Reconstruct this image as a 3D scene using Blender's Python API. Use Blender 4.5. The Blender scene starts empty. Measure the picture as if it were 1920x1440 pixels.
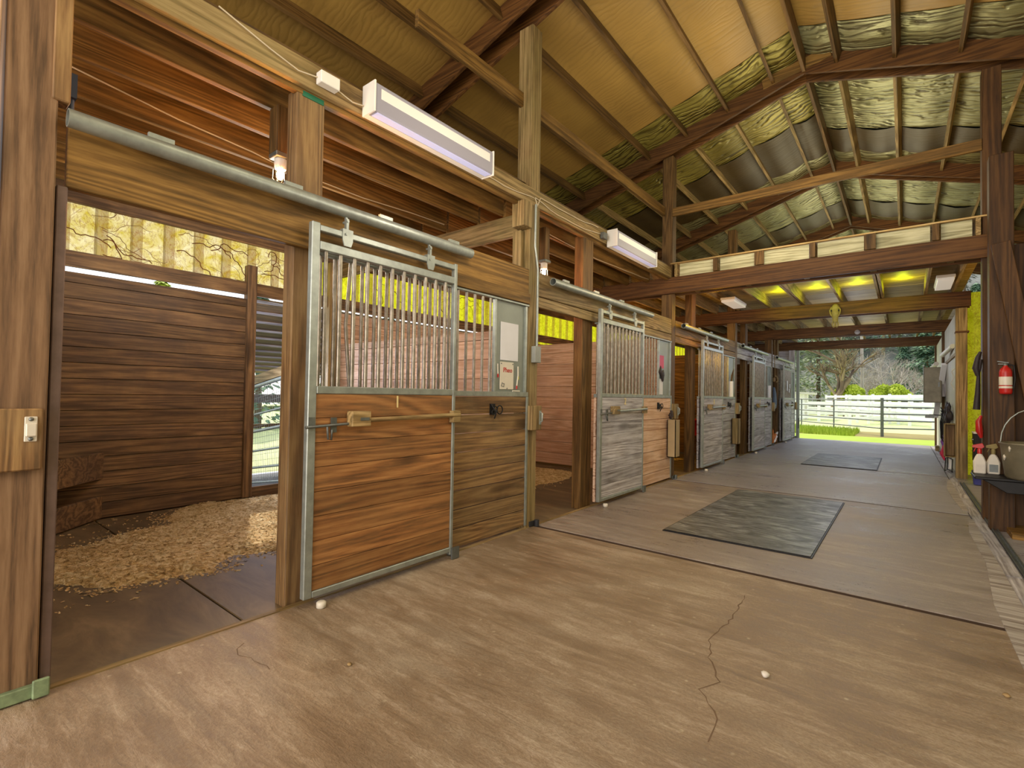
import bpy, bmesh, math, random
from mathutils import Vector, Matrix
random.seed(7)
RND = random.Random(11)
C = bpy.context.scene.collection
PI = math.pi

# ------------------------------------------------------------------ mesh helpers
class MB:
    def __init__(s):
        s.v = []; s.f = []; s.t = []; s.sm = []
    def add(s, vs, fs, tint=None, smooth=False):
        if tint is None: tint = RND.random()
        n = len(s.v); s.v += [Vector(p) for p in vs]
        for f in fs:
            s.f.append([n + i for i in f]); s.t.append(tint); s.sm.append(smooth)
        return s
    def box(s, x0, x1, y0, y1, z0, z1, tint=None):
        if x0 > x1: x0, x1 = x1, x0
        if y0 > y1: y0, y1 = y1, y0
        if z0 > z1: z0, z1 = z1, z0
        vs = [(x0,y0,z0),(x1,y0,z0),(x1,y1,z0),(x0,y1,z0),(x0,y0,z1),(x1,y0,z1),(x1,y1,z1),(x0,y1,z1)]
        return s.add(vs, [(0,3,2,1),(4,5,6,7),(0,1,5,4),(1,2,6,5),(2,3,7,6),(3,0,4,7)], tint)
    def bar(s, p0, p1, w, h, up=(0,0,1), tint=None):
        p0 = Vector(p0); p1 = Vector(p1); d = (p1-p0).normalized(); up = Vector(up)
        sx = d.cross(up).normalized()*(w/2); uz = sx.cross(d).normalized()*(h/2)
        vs = [p0-sx-uz,p0+sx-uz,p0+sx+uz,p0-sx+uz,p1-sx-uz,p1+sx-uz,p1+sx+uz,p1-sx+uz]
        return s.add(vs, [(0,1,2,3),(7,6,5,4),(4,5,1,0),(5,6,2,1),(6,7,3,2),(7,4,0,3)], tint)
    def tube(s, pts, r, n=8, tint=None, cap=True):
        pts = [Vector(p) for p in pts]
        if not isinstance(r,(list,tuple)): pts=[p for i,p in enumerate(pts) if i==0 or (p-pts[i-1]).length>1e-5]
        m = len(pts); vs = []; rs = r if isinstance(r,(list,tuple)) else [r]*m
        prev = None
        for i,p in enumerate(pts):
            d = (pts[min(i+1,m-1)]-pts[max(i-1,0)])
            if d.length < 1e-9: d = Vector((0,0,1))
            d.normalize()
            if prev is None:
                a = Vector((0,0,1)) if abs(d.z) < .9 else Vector((1,0,0))
                u = d.cross(a).normalized()
            else:
                u = (prev - d*prev.dot(d))
                u = u.normalized() if u.length > 1e-6 else d.orthogonal().normalized()
            prev = u; w = d.cross(u)
            for k in range(n):
                a = 2*PI*k/n; vs.append(p + (u*math.cos(a)+w*math.sin(a))*rs[i])
        fs = []
        for i in range(m-1):
            for k in range(n):
                a=i*n+k; b=i*n+(k+1)%n; fs.append((a,b,b+n,a+n))
        if tint is None: tint = RND.random()
        s.add(vs, fs, tint, True)
        if cap:
            s.add(vs[:n], [tuple(range(n-1,-1,-1))], tint); s.add(vs[-n:], [tuple(range(n))], tint)
        return s
    def pipe(s, pts, ro, ri, n=24):   # open hollow straight pipe
        p0=Vector(pts[0]); p1=Vector(pts[1])
        s.tube([p0,p1], ro, n, .5, cap=False); s.tube([p1,p0], ri, n, .5, cap=False)
        d=(p1-p0).normalized(); u=d.cross(Vector((0,0,1)) if abs(d.z)<.9 else Vector((1,0,0))).normalized(); w=d.cross(u)
        for p in (p0,p1):
            vs=[]
            for k in range(n):
                a=2*PI*k/n; e=u*math.cos(a)+w*math.sin(a); vs += [p+e*ro,p+e*ri]
            s.add(vs,[(2*k,2*k+1,(2*k+3)%(2*n),(2*k+2)%(2*n)) for k in range(n)],.5)
        return s
    def lathe(s, prof, c=(0,0,0), n=24, tint=.5, axis='z'):
        vs=[]; c=Vector(c)
        for (r,z) in prof:
            for k in range(n):
                a=2*PI*k/n; q=(r*math.cos(a), r*math.sin(a), z)
                if axis=='x': q=(z,q[0],q[1])
                if axis=='y': q=(q[0],z,q[1])
                vs.append(c+Vector(q))
        fs=[]
        for i in range(len(prof)-1):
            for k in range(n):
                a=i*n+k; b=i*n+(k+1)%n; fs.append((a,b,b+n,a+n))
        s.add(vs,fs,tint,True)
        if prof[0][0]>1e-4: s.add(vs[:n],[tuple(range(n-1,-1,-1))],tint)
        if prof[-1][0]>1e-4: s.add(vs[-n:],[tuple(range(n))],tint)
        return s
    def blob(s, c, r, sub=2, jit=.15, sq=(1,1,1), tint=None, seed=0):
        bm=bmesh.new(); bmesh.ops.create_icosphere(bm,subdivisions=sub,radius=1); rr=random.Random(seed)
        vs=[]
        ph=[rr.uniform(0,6) for _ in range(6)]
        for v in bm.verts:
            k=1+jit*(math.sin(v.co.x*4+ph[0])+math.sin(v.co.y*5+ph[1])+math.sin(v.co.z*4.5+ph[2]))/2
            vs.append((c[0]+v.co.x*r*sq[0]*k, c[1]+v.co.y*r*sq[1]*k, c[2]+v.co.z*r*sq[2]*k))
        fs=[[v.index for v in f.verts] for f in bm.faces]; bm.free()
        return s.add(vs,fs,tint,True)
    def prism(s, pts2, a, b, axis='x', tint=None):
        n=len(pts2); vs=[]
        for h in (a,b):
            for (p,q) in pts2:
                vs.append({'x':(h,p,q),'y':(p,h,q),'z':(p,q,h)}[axis])
        fs=[tuple(range(n-1,-1,-1)),tuple(range(n,2*n))]+[(i,(i+1)%n,(i+1)%n+n,i+n) for i in range(n)]
        return s.add(vs,fs,tint)
    def build(s, name, mat, parent=None, bevel=0, **kw):
        me = bpy.data.meshes.new(name)
        if parent is not None: o0 = parent_world(parent)
        else:
            xs=[p.x for p in s.v]; ys=[p.y for p in s.v]; zs=[p.z for p in s.v]
            o0 = Vector(((min(xs)+max(xs))/2,(min(ys)+max(ys))/2,min(zs)))
        me.from_pydata([p-o0 for p in s.v], [], s.f); 
        a = me.attributes.new('tint','FLOAT','FACE'); a.data.foreach_set('value', s.t)
        me.polygons.foreach_set('use_smooth', s.sm)
        me.materials.append(mat)
        bm=bmesh.new(); bm.from_mesh(me); bmesh.ops.recalc_face_normals(bm,faces=bm.faces); bm.to_mesh(me); bm.free()
        me.update()
        o = bpy.data.objects.new(name, me); C.objects.link(o)
        if parent is not None: o.parent = parent
        else: o.location = o0
        if bevel:
            m=o.modifiers.new('bevel','BEVEL'); m.width=bevel; m.segments=1; m.limit_method='ANGLE'; m.angle_limit=math.radians(50)
        tag(o, **kw)
        return o

def parent_world(o):
    v = Vector(o.location)
    while o.parent: o=o.parent; v += Vector(o.location)
    return v
def tag(o, label=None, cat=None, group=None, kind=None):
    if label: o['label']=label
    if cat: o['category']=cat
    if group: o['group']=group
    if kind: o['kind']=kind
    return o
def thing(name, loc, label, cat, group=None, kind=None):
    o=bpy.data.objects.new(name,None); C.objects.link(o); o.location=loc; o.empty_display_size=.1
    return tag(o,label,cat,group,kind)
ORD=['first','second','third','fourth','fifth','sixth','seventh','eighth','ninth','tenth','eleventh','twelfth','thirteenth','fourteenth','fifteenth','sixteenth']

# ------------------------------------------------------------------ materials
def hx(h):
    h=h.lstrip('#'); c=[int(h[i:i+2],16)/255 for i in (0,2,4)]
    return tuple(((x/12.92) if x<=.04045 else ((x+.055)/1.055)**2.4) for x in c)+(1,)
class NT:
    def __init__(s,name):
        s.m=bpy.data.materials.new(name); s.m.use_nodes=True; s.nt=s.m.node_tree; s.nt.nodes.clear()
        s.out=s.n('ShaderNodeOutputMaterial'); s.b=s.n('ShaderNodeBsdfPrincipled'); s.l(s.b.outputs[0],s.out.inputs[0])
    def n(s,t,**k):
        x=s.nt.nodes.new(t)
        for a,b in k.items(): setattr(x,a,b)
        return x
    def l(s,a,b): s.nt.links.new(a,b)
    def val(s,inp,v):
        if hasattr(v,'is_linked') or isinstance(v,bpy.types.NodeSocket): s.l(v,inp)
        else: inp.default_value=v
    def math(s,op,a,b=0.,c=None):
        x=s.n('ShaderNodeMath',operation=op); s.val(x.inputs[0],a); s.val(x.inputs[1],b)
        if c is not None: s.val(x.inputs[2],c)
        return x.outputs[0]
    def mix(s,f,a,b,mode='MIX'):
        x=s.n('ShaderNodeMix',data_type='RGBA',blend_type=mode); s.val(x.inputs[0],f); s.val(x.inputs[6],a); s.val(x.inputs[7],b); return x.outputs[2]
    def coord(s,scale=(1,1,1),off=None,kind='Object'):
        tc=s.n('ShaderNodeTexCoord'); src=tc.outputs[kind]
        if off is not None:
            cx=s.n('ShaderNodeCombineXYZ')
            for i in range(3): s.l(off,cx.inputs[i])
            va=s.n('ShaderNodeVectorMath',operation='ADD'); s.l(src,va.inputs[0]); s.l(cx.outputs[0],va.inputs[1]); src=va.outputs[0]
        mp=s.n('ShaderNodeMapping'); mp.inputs['Scale'].default_value=scale; s.l(src,mp.inputs[0]); return mp.outputs[0]
    def noise(s,vec,scale=5,detail=3,rough=.5,dist=0):
        x=s.n('ShaderNodeTexNoise'); s.l(vec,x.inputs['Vector']); x.inputs['Scale'].default_value=scale; x.inputs['Detail'].default_value=detail
        x.inputs['Roughness'].default_value=rough; x.inputs['Distortion'].default_value=dist; return x.outputs[0]
    def ramp(s,f,stops,interp='LINEAR'):
        x=s.n('ShaderNodeValToRGB'); s.l(f,x.inputs[0]); x.color_ramp.interpolation=interp
        e=x.color_ramp.elements
        while len(e)<len(stops): e.new(.5)
        for i,(p,c) in enumerate(stops):
            e[i].position=p; e[i].color=c if isinstance(c,tuple) else hx(c) if isinstance(c,str) else (c,c,c,1)
        return x.outputs[0]
    def bump(s,h,st=.3,d=.01,prev=None):
        x=s.n('ShaderNodeBump'); x.inputs['Strength'].default_value=st; x.inputs['Distance'].default_value=d; s.l(h,x.inputs['Height'])
        if prev is not None: s.l(prev,x.inputs['Normal'])
        s.l(x.outputs[0],s.b.inputs['Normal']); return x.outputs[0]
    def attr(s,name='tint'):
        x=s.n('ShaderNodeAttribute'); x.attribute_name=name; return x.outputs['Fac']
    def set(s,**k):
        for a,b in k.items(): s.val(s.b.inputs[a.replace('_',' ')],b)

def wood(name, dark, mid, light, axis='y', rough=.62, weather=None, wamt=.5, knots=.6, figure=1., var=.45, stain=None, stain_amt=0):
    t=NT(name); tint=t.attr(); off=t.math('MULTIPLY',tint,37.)
    along,acr=.5,11.
    sc={'x':(along,acr,acr),'y':(acr,along,acr),'z':(acr,acr,along)}[axis]
    v=t.coord(sc,off)
    low=t.noise(v,.4,2,.5,.5)
    bands=t.math('SINE',t.math('MULTIPLY',low,80.*figure))
    bands=t.math('MULTIPLY_ADD',bands,.5,.5)
    sc2={'x':(2.2,38,38),'y':(38,2.2,38),'z':(38,38,2.2)}[axis]
    fine=t.noise(t.coord(sc2,off),2.,4,.65)
    g=t.math('ADD',t.math('MULTIPLY',bands,.26),t.math('MULTIPLY',fine,.74))
    col=t.ramp(g,[(.30,dark),(.5,mid),(.72,light)])
    big=t.noise(t.coord((1,1,1),off),1.6,3,.6)
    br=t.math('MULTIPLY_ADD',tint,var,1-var/2)
    br=t.math('MULTIPLY',br,t.math('MULTIPLY_ADD',big,.7,.65))
    cmb=t.n('ShaderNodeCombineColor'); [t.l(br,cmb.inputs[i]) for i in range(3)]
    col=t.mix(1.,col,cmb.outputs[0],'MULTIPLY')
    if weather:
        w=t.ramp(t.noise(t.coord((1.3,1.3,1.3),off),1.3,4,.65,.4),[(.38,0.),(.66,1.)])
        col=t.mix(t.math('MULTIPLY',w,wamt),col,hx(weather))
    if stain:
        w=t.ramp(t.noise(t.coord((.9,.9,1.6)),1.1,4,.6,.3),[(.40,0.),(.6,1.)])
        col=t.mix(t.math('MULTIPLY',w,stain_amt),col,hx(stain))
    if knots:
        ks={'x':(1.1,4.2,4.2),'y':(4.2,1.1,4.2),'z':(4.2,4.2,1.1)}[axis]
        vo=t.n('ShaderNodeTexVoronoi'); t.l(t.coord(ks,off),vo.inputs['Vector']); vo.inputs['Scale'].default_value=.95
        k=t.ramp(vo.outputs['Distance'],[(.07,1.),(.12,.75),(.2,0.)])
        kd=tuple(c*.45 for c in hx(dark)[:3])+(1,)
        col=t.mix(t.math('MULTIPLY',k,knots),col,kd)
    t.set(Base_Color=col,Roughness=rough); t.b.inputs['Specular IOR Level'].default_value=.3
    t.bump(g,.2,.004)
    return t.m
def plain(name,col,rough=.5,metal=0,var=.15,scale=8,emit=None,es=0,bump=0):
    t=NT(name); n=t.noise(t.coord(),scale,4,.6)
    c=hx(col); a=tuple(x*(1-var) for x in c[:3])+(1,); b=tuple(min(1,x*(1+var)) for x in c[:3])+(1,)
    t.set(Base_Color=t.ramp(n,[(.3,a),(.7,b)]),Roughness=rough,Metallic=metal)
    if bump: t.bump(n,bump,.01)
    if emit: t.b.inputs['Emission Color'].default_value=hx(emit); t.b.inputs['Emission Strength'].default_value=es
    return t.m
M={}
for ax in 'xyz':
    M['beam_'+ax]=wood('brown_beam_'+ax,'#3e2c12','#5c421f','#775a32',ax,weather='#7a5a34',wamt=.25,knots=.5)
    M['joist_'+ax]=wood('orange_joist_'+ax,'#523c1a','#735427','#937039',ax,weather='#8a6a3a',wamt=.2,knots=.55)
    M['plank_'+ax]=wood('stall_plank_'+ax,'#5c452c','#7c5c3a','#9c7c50',ax,weather='#8f7a58',wamt=.35,knots=.75,figure=1.3)
    M['tan_'+ax]=wood('tan_timber_'+ax,'#5e4a2c','#8a7048','#ac9266',ax,weather='#8b7f50',wamt=.4,knots=.4)
    M['grey_'+ax]=wood('weathered_plank_'+ax,'#7c7472','#a6a0a0','#c8c4c6',ax,weather='#b4b2ba',wamt=.5,knots=.6)
    M['dark_'+ax]=wood('dark_plank_'+ax,'#52402e','#765c40','#92744f',ax,weather='#4a3d38',wamt=.5,knots=.7)
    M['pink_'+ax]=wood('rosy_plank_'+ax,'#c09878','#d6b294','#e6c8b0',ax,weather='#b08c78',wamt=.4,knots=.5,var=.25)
M['beam_x']=wood('dark_beam_x','#38200c','#573615','#6c4822','x',weather='#6a4a26',wamt=.2,knots=.4)
M['nearpost_z']=wood('brown_near_post','#54402e','#7c5f44','#947658','z',weather='#86684e',wamt=.4,knots=.7)
M['darkpost_z']=wood('dark_right_post','#32200f','#4c3218','#604222','z',weather='#4a3018',wamt=.3,knots=.4)
M['wornedge']=wood('worn_edge_strip','#7c7068','#a09890','#b8b2ac','x',knots=0,var=.1)
M['groove']=plain('slab_joint','#3a2616',.95)
M['red_y']=wood('red_brown_plank_y','#604328','#8a5c34','#a47646','y',weather='#9a7448',wamt=.3,knots=.8,figure=1.1)
M['ply']=wood('plywood_deck','#86683c','#b2935c','#c9ad78','x',knots=.25,var=.15,figure=.7)
M['galv']=plain('galvanised_steel','#9aa09a',.42,.55,.18,14,bump=.05)
M['galv_dark']=plain('dull_steel','#6f7370',.45,.6,.2,16)
M['bar']=plain('grille_bar_steel','#8f877a',.38,.7,.3,22)
M['steelbrown']=plain('brown_painted_steel','#6e5a52',.5,.3,.2,10,bump=.1)
M['black']=plain('black_iron','#1c1a1a',.5,.4,.2,20)
M['rubberblack']=plain('black_rubber','#26262a',.7,0,.2,20)
M['white']=plain('white_enamel','#e6e4de',.4,0,.04,6)
M['cord']=plain('white_cable','#cdbfa4',.5,0,.08,6)
M['paper']=plain('white_paper','#dcdce2',.7,0,.04,5)
M['red']=plain('red_paint','#b51f1c',.35,0,.12,8)
M['yellowpen']=plain('yellow_plastic','#d8d62a',.4)
M['sheet']=plain('grey_sheet_metal','#8a9088',.5,.3,.12,3)
M['greybox']=plain('grey_plastic','#8f928c',.5)
M['tub']=plain('galvanised_tub','#77705c',.5,.35,.25,6,bump=.05)
M['plastic_white']=plain('cream_plastic','#d8d0c0',.4,0,.06,6)
M['pinkred']=plain('bright_red_nylon','#c4244a',.5)
M['purple']=plain('purple_nylon','#7a3f9a',.5)
M['blue']=plain('blue_plastic','#4a4f9c',.5)
M['bluegrey']=plain('blue_grey_fabric','#56687c',.8)
M['greenpaint']=plain('chipped_green_metal','#7d8f6c',.6,.2,.3,25)
M['greenmetal']=plain('dark_green_metal','#1f6a4c',.5)
M['navy']=plain('navy_plastic','#2c3550',.5)
M['bone']=plain('aged_bone','#857648',.7,0,.3,14,bump=.3)
M['brass']=plain('aged_ivory_number','#d9c489',.4,0,.1,10)
M['vinyl']=plain('white_vinyl','#f2f2f0',.5,0,.03,2)
M['ivory']=plain('ivory_wall_panel','#c9c6b2',.6,0,.12,2)
M['darkcloth']=plain('dark_leather','#2b2022',.6,0,.3,20)
M['brownbox']=plain('tan_cardboard','#a58f6a',.7,0,.15,3)
M['orangecloth']=plain('orange_cloth','#c8742c',.8,0,.25,12)
M['paleply']=wood('pale_weathered_ply','#8f8a68','#b5b08a','#cfcba8','x',knots=.3,var=.2)
M['stone']=plain('pale_stone','#d5cdc0',.8,0,.1,10,bump=.3)

def metal_foil(name, base1, base2, metal, rough, wst, yfreq=1.):
    t=NT(name)
    tc=t.n('ShaderNodeTexCoord'); 
    # wrinkles: long along x (up the slope), repeating along y
    mp=t.n('ShaderNodeMapping'); mp.inputs['Scale'].default_value=(.8,5.2*yfreq,.8); t.l(tc.outputs['Object'],mp.inputs[0])
    n=t.noise(mp.outputs[0],1.6,5,.6,1.4)
    sp=t.n('ShaderNodeSeparateXYZ'); t.l(tc.outputs['Object'],sp.inputs[0])
    wn=t.noise(t.coord((1.1,2.2,1.1)),1.3,3,.55,.5)
    ph=t.math('ADD',t.math('MULTIPLY',sp.outputs[1],62.*yfreq),t.math('MULTIPLY',wn,34.))
    sn=t.math('MULTIPLY_ADD',t.math('SINE',ph),.5,.5)
    am=t.ramp(t.noise(t.coord((.9,1.6,.9)),1.7,2,.5),[(.38,.3),(.58,1.)])
    r=t.math('SUBTRACT',1.,t.math('MULTIPLY',am,t.math('POWER',sn,2.4)))
    r=t.math('SUBTRACT',r,t.math('MULTIPLY',t.math('SUBTRACT',n,.5),.5))
    mp2=t.n('ShaderNodeMapping'); mp2.inputs['Scale'].default_value=(4,40,4); t.l(tc.outputs['Object'],mp2.inputs[0])
    n2=t.noise(mp2.outputs[0],1.,3,.6,.6)
    h=t.math('ADD',r,t.math('MULTIPLY',n2,.35))
    cl=t.noise(t.coord((.7,.7,.7)),1.2,3,.6)
    base=t.ramp(cl,[(.35,base1),(.65,base2)])
    col=t.mix(t.math('MULTIPLY',t.math('SUBTRACT',1.,r),min(.95,1.15*wst)),base,hx('#3b2e10'))
    t.set(Base_Color=col,Roughness=rough,Metallic=metal)
    t.bump(h,wst,.03)
    return t.m
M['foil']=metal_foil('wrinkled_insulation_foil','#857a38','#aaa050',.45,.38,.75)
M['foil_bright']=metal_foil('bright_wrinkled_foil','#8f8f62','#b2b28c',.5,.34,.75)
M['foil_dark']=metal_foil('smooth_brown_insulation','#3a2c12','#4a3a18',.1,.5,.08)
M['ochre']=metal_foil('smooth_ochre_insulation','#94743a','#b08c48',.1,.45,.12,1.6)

def concrete():
    t=NT('barn_concrete')
    n1=t.noise(t.coord((1,1,1)),1.1,5,.6,.3); n2=t.noise(t.coord((1.3,3.6,1)),2.6,7,.72,.5); n3=t.noise(t.coord(),75,4,.7)
    # sweep of wet-looking streaks across the aisle
    g=t.math('ADD',t.math('MULTIPLY',n1,.45),t.math('ADD',t.math('MULTIPLY',n2,.35),t.math('MULTIPLY',n3,.3)))
    col=t.ramp(g,[(.36,'#60503e'),(.46,'#857059'),(.54,'#9c876e'),(.64,'#c2b29a')])
    sp=t.n('ShaderNodeTexVoronoi'); t.l(t.coord(),sp.inputs['Vector']); sp.inputs['Scale'].default_value=9
    col=t.mix(t.ramp(sp.outputs['Distance'],[(.05,1.),(.09,0.)]),col,hx('#c8b99c'))
    sep=t.n('ShaderNodeSeparateXYZ'); tc=t.n('ShaderNodeTexCoord'); t.l(tc.outputs['Object'],sep.inputs[0])
    return t,col,g,sep
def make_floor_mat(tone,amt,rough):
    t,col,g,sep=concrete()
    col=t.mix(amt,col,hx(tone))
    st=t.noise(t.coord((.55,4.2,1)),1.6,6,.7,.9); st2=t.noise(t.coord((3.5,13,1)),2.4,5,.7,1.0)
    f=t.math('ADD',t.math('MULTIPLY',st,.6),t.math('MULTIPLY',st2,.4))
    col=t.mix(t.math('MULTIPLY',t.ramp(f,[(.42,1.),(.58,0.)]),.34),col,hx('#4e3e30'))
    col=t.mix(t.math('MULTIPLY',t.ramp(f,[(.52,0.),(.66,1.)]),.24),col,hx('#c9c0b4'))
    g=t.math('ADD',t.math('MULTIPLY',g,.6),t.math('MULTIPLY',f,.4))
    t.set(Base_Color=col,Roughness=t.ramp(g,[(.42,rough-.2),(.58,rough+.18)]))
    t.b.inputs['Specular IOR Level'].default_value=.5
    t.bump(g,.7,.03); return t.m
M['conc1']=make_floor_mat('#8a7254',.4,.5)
M['conc2_daylit']=make_floor_mat('#938c8a',.6,.38)  # greyer tone paints the door's daylight into the slab colour
M['conc3_daylit']=make_floor_mat('#9c9da6',.75,.34)  # blue-grey daylight from the open end mixed into the base colour
M['mat']=None
t=NT('worn_rubber_mat'); n=t.noise(t.coord((1.5,4,1)),2,5,.65,1.2); t.set(Base_Color=t.ramp(n,[(.36,'#3c3e40'),(.5,'#5f6263'),(.64,'#8b8f90')]),Roughness=t.ramp(n,[(.3,.5),(.7,.35)])); t.bump(n,.5,.02); M['mat']=t.m
t=NT('stall_floor_mat'); n=t.noise(t.coord((1,2.5,1)),1.5,5,.65,.8); t.set(Base_Color=t.ramp(n,[(.3,'#4c402e'),(.55,'#6b5a40'),(.75,'#867456')]),Roughness=.6); t.bump(n,.4,.01); M['stallmat']=t.m
t=NT('wood_shavings'); n=t.noise(t.coord(),22,6,.7,1.); n2=t.noise(t.coord(),2.2,3,.6)
c=t.ramp(n,[(.36,'#8a6e40'),(.48,'#d0b078'),(.62,'#f2e2b8')]); c=t.mix(t.math('MULTIPLY',n2,.25),c,hx('#b89858')); t.set(Base_Color=c,Roughness=.85); t.bump(n,.9,.03); M['shav']=t.m

def corr_mat(name,c1,c2,em,es):
    t=NT(name)
    rib=t.ramp(t.attr(),[(.15,1.),(.25,0.)]); n=t.noise(t.coord((3,3,3)),2.5,5,.65,.8); vein=t.ramp(t.noise(t.coord((5,5,3)),2.,4,.6,2.2),[(.47,0.),(.5,1.),(.53,0.)])
    col=t.ramp(n,[(.35,c1),(.65,c2)]); col=t.mix(t.math('MULTIPLY',rib,.55),col,hx('#7a5a28')); col=t.mix(t.math('MULTIPLY',vein,.6),col,hx('#7a3c08'))
    t.set(Base_Color=col,Roughness=.4)
    tr=t.n('ShaderNodeBsdfTranslucent'); t.l(col,tr.inputs[0]); mx=t.n('ShaderNodeMixShader'); mx.inputs[0].default_value=.6
    t.l(t.b.outputs[0],mx.inputs[1]); t.l(tr.outputs[0],mx.inputs[2]); t.l(mx.outputs[0],t.out.inputs[0])
    t.l(t.mix(1.,col,hx(em),'MULTIPLY'),t.b.inputs['Emission Color']); t.b.inputs['Emission Strength'].default_value=es  # emission adds a sunlit glow to the siding, which is no lamp
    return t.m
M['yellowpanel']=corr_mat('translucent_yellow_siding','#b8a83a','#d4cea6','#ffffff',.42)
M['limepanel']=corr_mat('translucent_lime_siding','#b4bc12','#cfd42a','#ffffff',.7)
def emis(name,col,s):
    t=NT(name); t.set(Base_Color=hx(col),Roughness=.4); t.b.inputs['Emission Color'].default_value=hx(col); t.b.inputs['Emission Strength'].default_value=s; return t.m
M['tube']=emis('lit_diffuser','#cfc8bc',.42)
M['diff']=emis('frosted_diffuser','#8c8890',.25)
M['lens']=emis('lower_lens','#b4b8dc',.5)
M['bulb']=emis('lit_bulb','#fff1d8',60)
t=NT('lamp_jar_glass'); t.set(Base_Color=hx('#ffffff'),Roughness=.15,Transmission_Weight=.9,IOR=1.3); M['glass']=t.m
def leafy(name,a,b,c_,sc=3):
    t=NT(name); tint=t.attr(); n=t.noise(t.coord(),sc,4,.7)
    f=t.math('ADD',t.math('MULTIPLY',tint,.55),t.math('MULTIPLY',n,.45)); t.set(Base_Color=t.ramp(f,[(.2,a),(.5,b),(.8,c_)]),Roughness=.8)
    return t.m
M['ever']=leafy('evergreen_foliage','#35513f','#5f8462','#9ab58a')
M['sage']=leafy('sage_foliage','#66755a','#93a37c','#bfc7a0')
M['lime']=leafy('lime_bush_foliage','#7c8f1c','#b0c22e','#dce65a')
M['hill']=leafy('hillside_scrub','#47503f','#74766a','#a09c94',.5)
M['bark']=leafy('pale_bark','#8a7f78','#aaa096','#d0c8bc',2)
M['darkbark']=leafy('mossy_bark','#4a3d30','#75624a','#9a8a64',2)
M['grass']=leafy('bright_grass','#86a426','#aeca3c','#d2e860',1.2)
M['field']=leafy('pale_field','#b5c276','#ccd592','#e2e6b4',.4)
M['dirt']=leafy('dry_dirt','#7d7038','#9a8c4c','#b4a868',2)
M['gravel']=leafy('dark_run_ground','#3d4048','#5c6068','#8a8c90',6)
# ================================================================== CAMERA
F_PX,YAW,PIT,ROL = 924.,.6728,.0208,.0165
Fv=Vector((-math.sin(YAW)*math.cos(PIT),math.cos(YAW)*math.cos(PIT),math.sin(PIT)))
R0=Vector((math.cos(YAW),math.sin(YAW),0)); U0=R0.cross(Fv)
Rv=R0*math.cos(ROL)+U0*math.sin(ROL); Uv=-R0*math.sin(ROL)+U0*math.cos(ROL)
cam=bpy.data.cameras.new('camera'); camo=bpy.data.objects.new('camera',cam); C.objects.link(camo)
camo.matrix_world=Matrix(((Rv.x,Uv.x,-Fv.x,2.655),(Rv.y,Uv.y,-Fv.y,0),(Rv.z,Uv.z,-Fv.z,1.2),(0,0,0,1)))
cam.sensor_width=36; cam.lens=36*F_PX/1920; cam.clip_start=.05; cam.clip_end=400
bpy.context.scene.camera=camo

# ================================================================== DIMENSIONS
POST=[.38,3.71,7.2,10.65,14.1,17.45]      # right (far) faces of the stall-front posts
BACKX=-3.12; RIDGE=1.67
RAFT=[.2,3.63,7.12,10.58,14.03,17.35]
def rz(x): return 5.28-.31*abs(x-RIDGE)
STN=['nearest','second','third','fourth','farthest']
STALL=['first stall','second stall','third stall','fourth stall','fifth stall']

# ================================================================== FLOOR
def slab(y0,y1,mat,nm='floor'):
    b=MB(); n=10
    b.box(.0,3.19,y0+.028,y1-.028,-.12,0,.5)
    return b.build(nm,mat,kind='structure',bevel=.003)
slab(-6,3.70,M['conc1']); slab(3.70,7.1,M['conc2_daylit']); slab(7.1,10.45,M['conc3_daylit']); slab(10.45,17.45,M['conc3_daylit'])
b=MB(); b.box(-3.6,6.7,-6,17.5,-.2,-.1,.3); b.build('floor',M['groove'],kind='structure')
for yj in (3.70,7.1,10.45): MB().box(0.004,3.186,yj-.024,yj+.024,-.1,-.004,.5).build('floor',M['groove'],kind='structure')
# right-hand strip of old concrete and the sliding-door rail
b=MB(); y=-4.
while y<17.3:
    l=RND.uniform(.35,.9); b.box(3.2,3.285,y+.004,min(y+l,17.4)-.004,-.1,-.002+RND.uniform(0,.004)); y+=l
b.build('floor',M['grey_y'],kind='structure')
b=MB(); b.box(3.285,6.6,-6,17.4,-.1,-.01,.4); b.build('floor',M['conc3_daylit'],kind='structure')
def strip_patch(pts):
    b=MB(); n=len(pts)
    b.prism(pts,-.02,.004,'z',.9); return b
strip_patch([(3.17,-1),(3.2,-1),(3.2,6.9),(3.17,6.9),(3.12,6.2),(3.13,5.1),(3.07,4.1),(3.08,2)]).build('floor',M['wornedge'],kind='structure')
strip_patch([(3.155,7.35),(3.2,7.35),(3.2,10.1),(3.17,10.1),(3.11,9.1),(3.12,8.2)]).build('floor',M['wornedge'],kind='structure')
rail=MB()
for xx in (3.302,3.338): rail.box(xx-.004,xx+.004,-3,9.9,-.01,.012,.5)
rail.box(3.298,3.342,-3,9.9,-.012,-.004,.5)
rail.build('floor_track',M['galv_dark'],label='steel sliding door track set in the floor along the right side',cat='track')

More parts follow.
